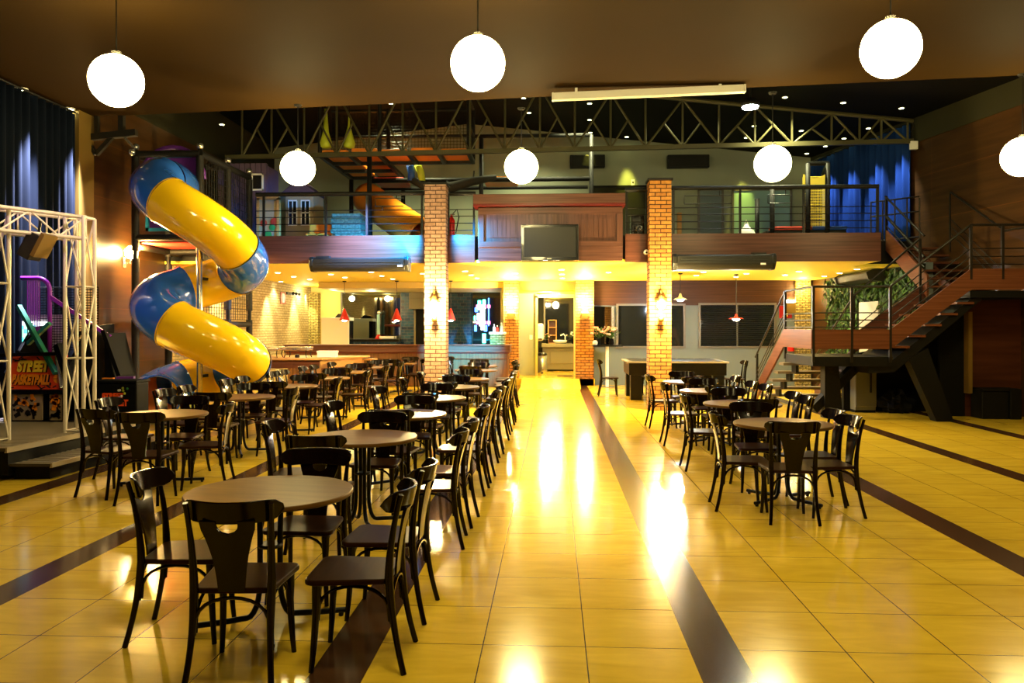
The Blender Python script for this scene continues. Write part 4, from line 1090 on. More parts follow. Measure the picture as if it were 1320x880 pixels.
# ---------------------------------------------------------------- steel bracket near the left wall
t = thing('steel_bracket','dark steel bracket structure hanging under the ceiling by the left wall','bracket',Wd(140,180,13.9))
def K(px,py): return Wd(px,py,13.9)
for (a,b,w) in ((K(118,177),K(176,171),.11),(K(125,150),K(125,175),.07),(K(157,147),K(157,171),.09),(K(112,181),K(124,199),.07),(K(124,199),K(145,176),.07)):
    MB().bar(a,b,w,w).build('beam','ac_grey',t)
MB().cyl(K(161,178),K(174,192),.025).build('arm','steel',t)
q = K(170,196); MB().sphere(q,.06,12,8).build('joint','steel',t,smooth=True)
# ---------------------------------------------------------------- wall sconce left wall
def wsconce(loc, nrm, label, grp=None):
    t = thing('wall_sconce', label, 'wall lamp', loc, grp); return t
q = Wx(160,330,XL+.02)
t = wsconce((XL,q.y,q.z),None,'glowing wall lamp on the left wood wall beside the slide tower')
MB().box(XL,XL+.03,q.y-.05,q.y+.05,q.z-.22,q.z-.02).build('back_plate','steel',t)
MB().tube([(XL+.03,q.y,q.z-.14),(XL+.14,q.y,q.z-.14),(XL+.16,q.y,q.z-.05)],.012,8).build('arm','steel',t)
MB().lathe((XL+.16,q.y,q.z-.05),[(.05,0),(.11,.06),(.12,.16),(.05,.24),(1e-6,.25)],16).build('bulb','sconce_glow',t,smooth=True)
lamp('sconce_light','POINT',(XL+.40,q.y,q.z+.1),130,(1,.60,.16),.12)
# ---------------------------------------------------------------- arcade corner
random.seed(31)
t = thing('arcade_platform','two-step tread-plate platform under the basketball arcade','platform',(-7,10,0))
y0, y1 = 8.45, 10.75
MB().prism([(XL+.25,y0-.05),(-6.02,y0),(-5.86,y1),(-6.62,y1),(-6.62,12.15),(XL+.25,12.15)],.05,.33,'Z').build('upper_riser','charcoal',t)
MB().prism([(XL+.25,y0-.12),(-6.0,y0-.07),(-5.83,y1),(-6.60,y1),(-6.60,12.15),(XL+.25,12.15)],.33,.365,'Z').build('upper_tread','tread_plate',t)
MB().prism([(-6.02,y0+.1),(-5.62,y0+.12),(-5.48,y1),(-5.85,y1)],0,.15,'Z').build('lower_riser','charcoal',t)
MB().prism([(-6.02,y0+.02),(-5.56,y0+.04),(-5.43,y1),(-5.82,y1)],.15,.18,'Z').build('lower_tread','tread_plate',t)
mb = MB()
n = 30
a = Vector((-6.0,y0-.06,.366)); b = Vector((-5.83,y1,.366))
for k in range(n):
    p = a.lerp(b,k/n); mb.bar(p+Vector((-1.9,0,.004)),p+Vector((.0,0,.004)),.035,.008)
mb.build('tread_ribs','tread_edge',t)
mb = MB(); a = Vector((-5.565,y0+.06,.181)); b = Vector((-5.43,y1,.181))
for k in range(24):
    p = a.lerp(b,k/24); mb.bar(p+Vector((-.40,0,.004)),p,.03,.008)
mb.build('tread_ribs','tread_edge',t)
MB().bar((-5.995,y0-.07,.345),(-5.83,y1,.345),.03,.06).build('edge_trim','tread_edge',t)
MB().bar((-5.555,y0+.04,.165),(-5.43,y1,.165),.03,.05).build('edge_trim','tread_edge',t)
# box truss arch
t = thing('truss_arch','cream box-truss arch standing on the tread-plate platform','truss arch',(-6.2,9.5,.36))
def tower(c0, dx, dy, z0, z1, name):
    cs = [c0+Vector((sx*dx,sy*dy,0)) for sx,sy in ((-1,-1),(1,-1),(1,1),(-1,1))]
    mb = MB()
    for c in cs: mb.tube([(c.x,c.y,z0),(c.x,c.y,z1)],.024,8)
    n = 3; h = (z1-z0)/n
    for k in range(n):
        za = z0+k*h
        for i in range(4):
            p, q = cs[i], cs[(i+1)%4]
            mb.tube([(p.x,p.y,za+.03),(q.x,q.y,za+.03)],.012,6)
            s_ = (p,q) if k % 2 else (q,p)
            mb.tube([(s_[0].x,s_[0].y,za),(s_[1].x,s_[1].y,za+h)],.012,6)
    for i in range(4): p, q = cs[i], cs[(i+1)%4]; mb.tube([(p.x,p.y,z1),(q.x,q.y,z1)],.016,6)
    return mb.build(name,'frame_cream',t,smooth=True,angle=60)
A_ = Wd(-9,570,9.15); B_ = Wd(103,560,10.05)
A_.z = B_.z = 0
zT = 3.08
tower(A_,.11,.11,.366,zT,'post'); tower(B_,.12,.12,.366,zT,'post')
d_ = (B_-A_).normalized(); nr = Vector((-d_.y,d_.x,0)); mb = MB()
p0 = A_+d_*.0; p1 = B_
for s in (-1,1):
    for z in (zT,zT-.27): mb.tube([p0+nr*.13*s+Vector((0,0,z)),p1+nr*.13*s+Vector((0,0,z))],.024,8)
    for k in range(3):
        u = p0.lerp(p1,k/3); v = p0.lerp(p1,(k+1)/3); za, zb = (zT,zT-.27) if k % 2 else (zT-.27,zT)
        mb.tube([u+nr*.13*s+Vector((0,0,za)),v+nr*.13*s+Vector((0,0,zb))],.011,6); mb.tube([v+nr*.13*s+Vector((0,0,za)),v+nr*.13*s+Vector((0,0,zb))],.011,6)
mb.build('beam','frame_cream',t,smooth=True,angle=60)
t = thing('stage_light','olive box spotlight clamped under the cream truss beam','spotlight',Wd(45,315,9.5))
c = Wd(44,317,9.5); M_ = Matrix.Rotation(math.radians(28),3,'Y')
MB().obox(c,(.16,.24,.32),ry=math.radians(28)).build('housing','ac_grey',t,bevel=.01)
MB().obox(c+M_@Vector((.11,0,.06)),(.05,.26,.30),ry=math.radians(28)).build('barn_door','gold_strip',t)
MB().tube([c+Vector((.05,0,.1)),c+Vector((.08,0,.3))],.018,6).build('clamp','dark_steel',t)
# basketball arcade machine
my = 10.75; mx0 = Wy(4,540,10.75).x; mx1 = Wy(84,540,10.75).x; zp = .366
t = thing('basketball_arcade','black basketball arcade machine with red graffiti front panel behind the truss arch','arcade machine',((mx0+mx1)/2,my+.6,zp))
MB().box(mx0,mx1,my+.05,my+1.15,zp+.03,zp+.48).build('base','arcade_black',t,bevel=.02)
for s,x in ((-1,mx0),(1,mx1-.05)):
    MB().prism([(my+.0,zp),(my+.0,1.05),(my+.6,1.70),(my+1.25,1.75),(my+1.25,zp)],x,x+.05,'X').build('side_panel','arcade_black',t,bevel=.01)
MB().prism([(my,.82),(my+.12,1.30),(my+.16,1.30),(my+.06,.82)],mx0+.06,mx1-.06,'X').build('front_panel','graffiti_red',t)
MB().box(mx0,mx1,my-.04,my+.06,.76,.82).build('shelf','arcade_black',t,bevel=.01)
MB().bar((mx0-.03,my-.02,1.30),(mx1-.15,my-.02+.1,1.32),.06,.05).build('ledge','arcade_black',t)
MB().bar((mx1-.16,my+.07,1.29),(mx1-.02,my-.05,.84),.05,.04).build('front_rail','steel',t)
MB().bar((mx1-.10,my-.02,1.45),(mx1+.12,my-.1,.95),.07,.10).build('side_rail','arcade_black',t)
tilt = math.atan2(.12,.48); R_ = Matrix.Rotation(PI/2-tilt,3,'X')
cxm = (mx0+mx1)/2-.02
def panelpt(z): return (my+(z-.82)/.48*.12)-.006
for (s_, z, size, sx, xo) in (('STREET',1.075,.205,0.66,-.04),('BASKETBALL',.895,.185,.52,-.04)):
    txt(s_,size,(cxm+xo+.012,panelpt(z)-.004,z-.006),R_,'graffiti_black','lettering',t,.004,sx=sx*1.03)
    txt(s_,size,(cxm+xo,panelpt(z)-.010,z),R_,'graffiti_yellow' if s_ == 'STREET' else 'graffiti_orange','lettering',t,.004,sx=sx)
mb = MB()
for k in range(14):
    x = mx0+.1+random.random()*(mx1-mx0-.25); z = random.uniform(1.22,1.285) if k < 8 else random.uniform(.83,.87)
    mb.obox((x,panelpt(z)-.004,z),(random.uniform(.03,.12),.004,.016),ry=random.uniform(-.8,.8),rx=-tilt)
mb.build('graffiti_stroke','graffiti_black',t)
# ball emblem on the panel
zc = .97; bx = mx1-.12
be = MB().lathe((bx,panelpt(zc)-.016,zc),[(.001,-.004),(.062,-.002),(.066,.006)],20,'Y').build('ball_emblem','graffiti_orange',t)
mb = MB().bar((bx-.06,panelpt(zc)-.022,zc),(bx+.06,panelpt(zc)-.022,zc),.006).bar((bx,panelpt(zc)-.022,zc-.06),(bx,panelpt(zc)-.022,zc+.06),.006); mb.build('ball_seam','graffiti_black',be)
# lower art panels
for (a,b) in ((mx0+.12,mx0+.55),(mx0+.66,mx1-.05)):
    MB().box(a,b,my+.02,my+.05,zp+.02,.75).build('lower_panel','toy_beige',t)
    mb = MB()
    for k in range(26):
        x = random.uniform(a+.03,b-.03); z = random.uniform(zp+.05,.72); mb.obox((x,my+.012,z),(random.uniform(.015,.07),.006,random.uniform(.02,.10)),ry=random.uniform(-1,1))
    mb.build('painted_figure','graffiti_black',t)
    mb = MB()
    for k in range(14):
        x = random.uniform(a+.04,b-.04); z = random.uniform(.55,.73); mb.obox((x,my+.010,z),(random.uniform(.02,.06),.006,random.uniform(.02,.08)),ry=random.uniform(-1,1))
    mb.build('painted_flame','graffiti_orange',t)
# display and hoop cage
sy = my+1.0
s0_, s1_ = Wy(20,450,11.75), Wy(62,414,11.75); sl0 = Wy(10,454,11.75).x; sl1 = Wy(83,454,11.75).x
MB().box(sl0,sl1,sy+.02,sy+.08,s0_.z-.08,s1_.z+.10).build('backboard','frame_cream',t)
mb = MB(); xs_ = [s0_.x+(s1_.x-s0_.x)*k/8 for k in range(9)]; zz = [s0_.z+(s1_.z-s0_.z)*k/7 for k in range(8)]
for i in range(8):
    for j in range(7):
        mb.cur = 1 if (i > 4 and j > 2) or j > 5 else (2 if (i+j)%3 == 0 else 0)
        mb.add([(xs_[i],sy,zz[j]),(xs_[i+1],sy,zz[j]),(xs_[i+1],sy,zz[j+1]),(xs_[i],sy,zz[j+1])],[(0,1,2,3)])
mb.add([(xs_[0],sy+.02,zz[0]),(xs_[-1],sy+.02,zz[0]),(xs_[-1],sy+.02,zz[-1]),(xs_[0],sy+.02,zz[-1])],[(3,2,1,0)])
mb.build('display',['screen_green','screen_white','screen_teal'],t)
net('hoop_net','arcade_black',t,(mx0-.1,my+.9,1.35),(mx1-.05,my+.9,1.35),(mx0-.1,my+.9,2.3),22,24,.005)
hx0, hx1 = mx0-.15, Wy(64,400,11.35).x
pts = [(hx0,my+.6,2.42),(hx1-.18,my+.6,2.42)]+[(hx1-.18+.18*math.sin(u),my+.6,2.24+.18*math.cos(u)) for u in [PI/2*k/6 for k in range(1,7)]]+[(hx1,my+.6,1.25)]
MB().tube(pts,.032,10).build('hood_bar','arcade_purple',t,smooth=True)
for k in range(8): x = hx0+.08+k*(hx1-hx0-.25)/7; MB().tube([(x,my+.62,1.5),(x,my+.62,2.41)],.008,6).build('hood_wire','arcade_purple',t)
MB().bar((hx1,my+.6,2.15),(mx1+.22,my+.75,1.55),.05,.05).build('brace','arcade_purple',t)
MB().bar((mx0-.05,my+.4,2.0),(mx1-.12,my-.02,1.05),.06,.06).build('brace','arcade_green',t)
MB().bar((mx0+.05,my+.45,1.45),(mx0+.42,my+.4,1.75),.06,.05).build('brace','arcade_green',t)
MB().bar((mx1-.35,my+.4,1.4),(mx1+.1,my+.5,1.72),.06,.05).build('brace','arcade_black',t)
# second machine: black sloping cabinet and small black box with red marks
t = thing('arcade_cabinet','black sloping arcade cabinet behind the right truss post','arcade machine',(-6.4,11.6,0))
a = Vector((-6.62,0,0)); b = Wy(148,492,11.35)
MB().prism([(a.x,.0),(a.x,1.62),(b.x,.98),(b.x,.0)],11.35,11.95,'Y').build('body','arcade_black',t,bevel=.02)
MB().bar((a.x,11.33,1.65),(b.x+.08,11.33,.98),.05,.06).build('edge_rail','arcade_black',t)
MB().box(a.x,b.x,11.30,11.35,.90,.95).build('shelf','pad_orange',t)
t = thing('game_box','low black game cabinet with red lettering beside the slide foot','arcade machine',(-6.0,10.9,0))
a = Wy(119,520,10.95); b = Wy(176,520,10.95)
MB().box(a.x,b.x,10.95,11.30,0,.90).build('body','arcade_black',t,bevel=.02)
MB().box(a.x-.01,b.x+.01,10.93,11.32,.90,.935).build('lid','arcade_black',t,bevel=.008)
MB().bar(Wd(143,488.5,10.95)+Vector((0,.15,.01)),Wd(166,488,10.95)+Vector((0,.15,.01)),.06,.03).build('tray','purple_plastic',t)
txt('STREET',.105,((a.x+b.x)/2-.02,10.945,.68),ROTF,'graffiti_red','lettering',t,.003,sx=.9)
txt('BASKET',.115,((a.x+b.x)/2+.02,10.945,.58),ROTF,'graffiti_red','lettering',t,.003,sx=.9)
random.seed(5)
for k in range(7): MB().sphere((b.x-random.uniform(.05,.28),10.95,random.uniform(.62,.85)),.018,8,6).build('button',random.choice(['lime','white_plastic','white_plastic','toy_green']),t)
MB().lathe((a.x+.26,10.95,.16),[(.001,-.005),(.085,-.003),(.09,.0)],16,'Y').build('emblem','graffiti_yellow',t)
# ---------------------------------------------------------------- buffet table on the left
A0 = Wd(330,470,19.2); zt = 1.02
bx0, bx1, by0, by1 = -7.7, -4.9, 18.7, 19.9
q = Wd(376,473,17.9); q2 = Wd(428,462,19.4)
bx1 = -5.15
t = thing('buffet_table','wooden buffet table with orange-brown apron before the bright brick wall','table',(-6.4,19.2,0))
MB().prism([(-7.9,17.9),(-5.3,17.9),(-4.65,19.6),(-4.65,19.95),(-7.9,19.95)],.93,.97,'Z').build('tabletop','oak',t,bevel=.008)
MB().box(-7.8,-5.38,17.98,18.03,.74,.93).build('apron','fascia_light',t)
MB().bar((-5.38,18.0,.835),(-4.75,19.62,.835),.04,.19).build('apron','oak',t)
for (x,y) in ((-7.7,18.05),(-5.42,18.05),(-4.8,19.6),(-7.7,19.8)): MB().box(x-.05,x+.05,y-.05,y+.05,0,.93).build('leg','oak',t)
MB().box(-4.95,-4.45,19.55,19.9,.86,.90).build('side_shelf','oak',t,bevel=.005)
# chafing dishes + white box
for k,(x,w) in enumerate(((-6.75,'left'),(-6.05,'right'))):
    t = thing('chafing_dish',f'steel chafing dish on a wire stand on the buffet table, {w} of two','chafing dish',(x,18.5,.97),'chafing dishes')
    MB().box(x-.30,x+.30,18.28,18.72,1.14,1.20).build('pan','steel',t,bevel=.02)
    MB().box(x-.31,x+.31,18.27,18.73,1.20,1.225).build('lid','steel',t,bevel=.01)
    for sx in (-.27,.27):
        MB().tube([(x+sx,18.3,.972),(x+sx*.9,18.33,1.05),(x+sx,18.3,1.17)],.012,6).tube([(x+sx,18.7,.972),(x+sx*.9,18.67,1.05),(x+sx,18.7,1.17)],.012,6).build('stand_leg','dark_steel',t)
    MB().lathe((x,18.45,.97),[(.05,0),(.06,.02),(.05,.07),(.02,.08)],14).build('burner','tv_black',t,smooth=True)
q = Wd(391,457,18.9)
t = thing('paper_box','white box standing on the buffet table beside the chafing dishes','box',(-5.35,18.75,.97))
MB().box(-5.62,-5.18,18.6,18.85,.972,1.12).build('body','white_plastic',t,bevel=.005)
MB().box(-5.63,-5.17,18.59,18.86,1.08,1.125).build('lid','white_plastic',t,bevel=.004)
# ---------------------------------------------------------------- bar
YBF = 22.3
b0 = Wy(371,470,YBF).x; b1 = Wy(655,470,YBF).x
t = thing('bar_counter','long wood-panelled bar counter with red line under its top','bar counter',((b0+b1)/2,YBF,0))
MB().box(b0,b1,YBF,YBF+.55,.02,.80).build('front','bar_wood',t)
mb = MB(); n = 46
for k in range(n): u = b0+(b1-b0)*k/n; mb.box(u+.01,u+(b1-b0)/n-.008,YBF-.015,YBF,.08,.80)
mb.build('slat_panel','bar_wood',t)
MB().box(b0-.02,b1+.02,YBF-.08,YBF+.6,.80,.97).build('band','bar_wood',t)
MB().box(b0-.03,b1+.03,YBF-.10,YBF-.02,.945,.975).build('red_line','lip_red',t)
MB().box(b0-.06,b1+.06,YBF-.14,YBF+.62,.975,1.16).build('worktop','panel_wood_h',t,bevel=.01)
MB().box(b0-.08,b1+.08,YBF-.18,YBF+.64,1.16,1.19).build('worktop_edge','panel_wood_h',t,bevel=.008)
MB().box(b0,b1,YBF+.02,YBF+.5,0,.08).build('kickboard','charcoal',t)
# back bar
def bb(px0,px1,py0,py1,Y): a, b = Wy(px0,py0,Y), Wy(px1,py1,Y); return a.x, b.x, b.z, a.z
x0,x1,z0,z1 = bb(441,516,372,436,26.5)
t = thing('bar_mirror','wide dark mirror behind the bar, left of the blue tiles','mirror',((x0+x1)/2,26.5,z0))
MB().box(x0,x1,26.53,26.57,z0,z1).build('glass','mirror',t)
mbf = MB().box(x0-.05,x0,26.5,26.6,z0,z1).box(x1,x1+.05,26.5,26.6,z0,z1).box(x0,x1,26.5,26.6,z0-.04,z0); mbf.build('frame','frame_grey',t)
x0,x1,z0,z1 = bb(517,534,372,446,26.4); struct('trim_15',MB().box(x0,x1,26.4,26.6,0,2.85),'blue_tile','dark blue glazed brick strip behind the bar')
x0,x1,z0,z1 = bb(575,609,372,446,26.4); struct('trim_16',MB().box(x0,x1,26.4,26.6,0,2.85),'blue_tile','dark blue glazed brick panel behind the bar right of the pale pillar')
x0,x1,z0,z1 = bb(441,517,437,446,26.3)
t = thing('back_counter','dark tiled back counter below the bar mirror','counter',((x0+x1)/2,26.2,0))
MB().box(x0,x1,26.0,26.5,0,z1-.08).build('body','blue_tile',t); MB().box(x0,x1,25.95,26.5,z1-.08,z1).build('worktop','charcoal',t,bevel=.01)
x0,x1,z0,z1 = bb(609,646,372,446,26.3)
t = thing('neon_mirror','dark mirror panel with glowing bars for green, pink and blue neon reflections behind the bar','neon sign',((x0+x1)/2,26.3,z0))
MB().box(x0,x1,26.42,26.5,z0-.3,z1).build('panel','glass_dark',t); MB().box(x0-.04,x0,26.4,26.52,z0-.3,z1).box(x1,x1+.04,26.4,26.52,z0-.3,z1).build('frame','frame_grey',t)
def np_(px,py): return Wy(px,py,26.36)  # glowing bars below imitate neon reflected in the mirror
for (px,ya,yb,w,m) in ((618,387,394,.10,'neon_green'),(624,386,394,.10,'neon_green'),(617.5,388,399,.07,'neon_white'),(624.5,387,398,.07,'neon_white'),(616.5,404,412,.08,'neon_white'),(622,397,415,.14,'neon_white'),(619,408,420,.06,'neon_white'),(622,418,425,.10,'neon_white'),(630,384,420,.035,'neon_blue'),(614,396,402,.10,'neon_blue'),(626,419,427,.10,'neon_blue'),(612,407,413,.05,'neon_green'),(624,430,442,.12,'neon_green'),(613,419,427,.08,'neon_blue')):
    a, b = np_(px,ya), np_(px,yb); MB().box(a.x-w/2,a.x+w/2,26.34,26.38,b.z,a.z).build('neon_reflection',m,t,bevel=.012)
for (pa,pb,py) in ((614,626,394.5),(614,627,415.5),(628,632,394.5),(628,632,415.5)):
    a, b = np_(pa,py), np_(pb,py); MB().box(a.x,b.x,26.33,26.37,a.z-.06,a.z+.05).build('neon_reflection','neon_pink',t,bevel=.012)
# fridge
x0,x1,z0,z1 = bb(414,449.5,409,446,24.6)
t = thing('drinks_fridge','white drinks fridge with glass door at the left end of the bar','fridge',((x0+x1)/2,24.8,0))
MB().box(x0,x1-.12,24.6,25.2,0,z1).build('cabinet','white_enamel',t,bevel=.015)
gd = MB().box(x1-.12,x1,24.62,25.18,.1,z1-.1).build('glass_door','glass_dark',t); MB().box(x1-.13,x1+.01,24.58,24.63,.05,z1).box(x1-.13,x1+.01,24.58,25.2,z1-.1,z1).build('door_frame','white_enamel',gd)
MB().prism([(x1-.48,z1),(x1-.05,z1),(x1-.10,z1+.09),(x1-.36,z1+.12)],24.7,25.0,'Y').build('top_tray','tv_black',t)
x0,x1,z0,z1 = bb(421,440,371,409,26.5)
# beer tower + tray
q = Wy(488,432,26.2)
t = thing('beer_tower','tall turquoise drinks tower with red base on the back counter','dispenser',(q.x,26.2,q.z-.05))
zb = Wy(488,437,26.2).z
MB().lathe((q.x,26.2,zb),[(.12,0),(.12,.04),(.05,.14),(.05,.16)],16).build('base','red_enamel',t,smooth=True); MB().cyl((q.x,26.2,zb+.16),(q.x,26.2,zb+.82),.055).build('column','door_teal',t); MB().sphere((q.x+.01,26.2,zb+.88),.07,12,8).build('cap','steel',t,smooth=True)
x0,x1,z0,z1 = bb(490,510,430.5,434.5,26.2)
t = thing('tray','white tray on the back counter right of the drinks tower','tray',((x0+x1)/2,26.2,zb))
MB().box(x0,x1,26.05,26.35,zb+.02,zb+.06).build('base','white_plastic',t,bevel=.01); MB().box(x0,x1,26.04,26.06,zb+.02,zb+.10).box(x0,x0+.02,26.04,26.35,zb+.02,zb+.10).box(x1-.02,x1,26.04,26.35,zb+.02,zb+.10).build('rim','white_plastic',t)
x0,x1,z0,z1 = bb(527,547,372,398,26.0)
t = thing('wall_cupboard','pale wood wall cupboard above the dark doorway behind the bar','cupboard',((x0+x1)/2,26.2,z0))
MB().box(x0,x1+.4,26.05,26.4,z0,z1).build('body','vanity',t); MB().box(x0,x1+.4,26.02,26.05,z0,(z0+z1)/2-.01).build('door','vanity',t,bevel=.008); MB().box(x0,x1+.4,26.02,26.05,(z0+z1)/2+.01,z1).build('door','vanity',t,bevel=.008)
x0,x1,z0,z1 = bb(536,552,398,446,26.4); struct('door_5',MB().box(x0,x1+.3,26.42,26.6,0,z1),'charcoal'); struct('trim_17',MB().box(x0-.06,x0,26.38,26.6,0,z1),'vanity')
# items at the right end of the bar
x0,x1,z0,z1 = bb(631,652,427,441,22.55)
ztop = 1.19
t = thing('yellow_crate','yellow box with white lid at the right end of the bar top','box',((x0+x1)/2,22.5,ztop))
MB().box(x0+.03,x1-.02,22.35,22.75,ztop,ztop+.30).build('body','stone_clad',t,bevel=.01); MB().box(x0,x1,22.32,22.78,ztop+.30,ztop+.36).build('lid','white_plastic',t,bevel=.01)
for k,(px,h,m,w) in enumerate(((637,.20,'white_plastic','white bottle, left of three on the yellow box'),(641,.16,'red_enamel','small red bottle, middle of three on the yellow box'),(646,.24,'door_teal','pale blue bottle, right of three on the yellow box'))):
    q = Wy(px,430,22.5); tt = thing('bottle',w,'bottle',(q.x,22.5,ztop+.36),'bottles on the yellow box')
    MB().lathe((q.x,22.5,ztop+.36),[(.038,0),(.04,.01),(.04,h*.65),(.016,h*.82),(.016,h)],14).build('body',m,tt,smooth=True); MB().cyl((q.x,22.5,ztop+.36+h),(q.x,22.5,ztop+.385+h),.018,12).build('cap','white_plastic',tt)
# exit sign on brick wall
q = Wx(365,384,XL+.07)
t = thing('wall_sign','small red and white safety sign on the bright brick wall','sign',(XL+.07,q.y,q.z-.2))
MB().box(XL+.06,XL+.075,q.y-.22,q.y+.22,q.z-.18,q.z+.18).build('plate','sign_red',t); MB().box(XL+.075,XL+.08,q.y-.08,q.y+.08,q.z-.14,q.z+.14).build('white_field','white_plastic',t)
t = thing('spot_rail','small track of spotlights on the brick wall corner','spotlight',(XL+.1,24.5,2.75))
for k in range(3):
    q = Wx(376+k*4,374,XL+.15); MB().sphere((XL+.2,q.y,2.74),.05,10,8).build('head','dark_steel',t,smooth=True)
MB().box(XL+.06,XL+.10,Wx(374,374,XL+.15).y-.1,Wx(386,374,XL+.15).y+.1,2.70,2.78).build('rail','dark_steel',t)
# ---------------------------------------------------------------- lamps
def red_pendant(px, py, Y, ceil, label, r=.15, h=.22, glow='down_glow', m='red_enamel', flat=False):
    q = Wy(px,py,Y); t = thing('pendant_lamp', label, 'pendant lamp', (q.x,q.y,q.z-h/2), 'red pendant lamps')
    z0 = q.z-h/2
    prof = [(r,0),(r*.96,.015),(r*.55,h*.5),(.035,h*.92),(.02,h)] if not flat else [(r,0),(r*.8,.03),(r*.3,h*.35),(.03,h*.8),(.02,h)]
    sh = MB().lathe((q.x,Y,z0),prof,24).build('shade',m,t,smooth=True)
    MB().tube([(q.x,Y,z0+h),(q.x,Y,ceil)],.008,6).build('cord','dark_steel',t)
    MB().lathe((q.x,Y,ceil-.03),[(.05,0),(.06,.03)],16).build('ceiling_rose','dark_steel',t)
    MB().sphere((q.x,Y,z0+.0),r*.5,14,8,.55).build('bulb',glow,sh,smooth=True)
    return q
for px,w in ((444,'left'),(511.5,'middle'),(581,'right')): red_pendant(px,405,22.9,ZM0 if px < 300 else 3.04,f'red cone pendant lamp over the bar, {w} of three',.15,.34)
q = red_pendant(877,382,20.0,ZM0,'blazing cold white pendant lamp right of the orange pillar',.17,.16,'cold_glow','white_enamel',True); lamp('pendant_light','POINT',(q.x,19.95,q.z-.22),60,(.80,.93,1),.06)
q = red_pendant(949,408,20.5,ZM0,'wide flat red pendant lamp before the dark blinds window',.19,.12,'down_glow','red_enamel',True); lamp('pendant_light','POINT',(q.x,20.5,q.z-.22),18,(1,.8,.6),.05)
# globes
GL = [(150,104,8.75,'leftmost of the near row beside the navy curtain'),(616,82,8.3,'middle of the near row, before the brown ceiling'),(1148,63,7.9,'right of the near row, largest globe'),
      (384,217,13.2,'hanging by the overhead orange pads'),(672,215,13.4,'hanging above the television'),(996,211,12.5,'hanging over the trampoline'),(1318,202,11.6,'cut by the right edge near the wood wall')]
for i,(px,py,dd,w) in enumerate(GL):
    q = Wd(px,py,dd); t = thing('globe_lamp', f'white glowing globe pendant lamp, {w}', 'globe lamp', q-Vector((0,0,.285)), 'globe pendants')
    MB().sphere(q,.285,32,20).build('globe','globe_glow',t,smooth=True)
    MB().tube([(q.x,q.y,q.z+.28),(q.x,q.y,ZC)],.008,6).build('cord','dark_steel',t)
    MB().lathe((q.x,q.y,ZC-.03),[(.05,0),(.07,.03)],16).build('ceiling_rose','dark_steel',t); MB().cyl((q.x,q.y,q.z+.275),(q.x,q.y,q.z+.32),.05).build('cap','steel',t)
for (x,y,w) in ((-.55,3.2,'left'),(4.0,2.8,'right')):  # added globes out of view, hung to light the near floor
    q = Vector((x,y,4.4)); t = thing('globe_lamp',f'added globe lamp out of view to light the near floor, {w} one of two','globe lamp',q-Vector((0,0,.285)),'globe pendants')
    MB().sphere(q,.285,32,20).build('globe','globe_glow',t,smooth=True); MB().tube([(x,y,4.68),(x,y,ZC)],.008,6).build('cord','dark_steel',t)
# pillar sconces
def pillar_sconce(x, y, z, label, e, r=.085):
    t = thing('wall_sconce', label, 'wall lamp', (x,y,z), 'pillar sconces')
    sh = MB().lathe((x,y-.14,z+.02),[(.10,-.02),(.085,.03),(.045,.10),(.02,.14)],20).build('shade','gold_strip',t,smooth=True)
    MB().tube([(x,y-.01,z-.30),(x,y-.10,z-.34),(x,y-.14,z-.30)],.010,6).tube([(x,y-.01,z+.20),(x,y-.12,z+.24),(x,y-.14,z+.16)],.012,6).build('arm','gold_strip',t)
    MB().sphere((x,y-.14,z-.06),.085,16,10).build('bulb','sconce_glow',sh,smooth=True)
    MB().lathe((x,y-.10,z-.40),[(.03,0),(.07,.05),(.045,.10),(.02,.12)],10).build('ornament','gold_strip',t,smooth=True)
    MB().box(x-.04,x+.04,y-.015,y,z-.38,z+.24).build('back_plate','gold_strip',t)
    lamp('sconce_light','POINT',(x,y-.27,z-.05),e*4,(1,.74,.30),.10)
zS = Wy(560,390,YF-.3).z
pillar_sconce((pl0+pl1)/2,YF-.3,zS,'glowing sconce with bell shade on the pale brick pillar',55)
pillar_sconce((pr0+pr1)/2,YF-.3,zS,'glowing sconce with bell shade on the orange brick pillar',55)
def up_sconce(x, y, z, label, e):
    t = thing('wall_sconce', label, 'wall lamp', (x,y,z), 'pillar sconces')
    MB().box(x-.10,x+.10,y-.14,y,z-.17,z+.02).build('box','gold_strip',t,bevel=.008)
    MB().box(x-.08,x+.08,y-.13,y-.02,z+.02,z+.05).build('bulb','sconce_glow',t)
    lamp('sconce_light','POINT',(x,y-.22,z+.35),e,(1,.76,.34),.10)
zR = Wy(660,404,22.9).z
up_sconce((ql0+ql1)/2,23.0,zR,'square up-light on the brick pillar at the end of the bar',75)
up_sconce((qr0+qr1)/2,22.9,zR,'square up-light on the brick pillar right of the entrance',75)
q = Wy(1020,392,YB-.15)
t = thing('wall_sconce','lit box lamp on the back wall left of the stone strip','wall lamp',(q.x,YB-.1,q.z),'pillar sconces')
MB().box(q.x-.18,q.x+.18,YB-.14,YB-.02,q.z-.25,q.z+.05).build('box','gold_strip',t,bevel=.01); MB().box(q.x-.1,q.x+.1,YB-.12,YB-.03,q.z+.05,q.z+.12).build('bulb','sconce_glow',t)
lamp('sconce_light','POINT',(q.x+.25,YB-.40,q.z+.45),14,(1,.72,.25),.1)
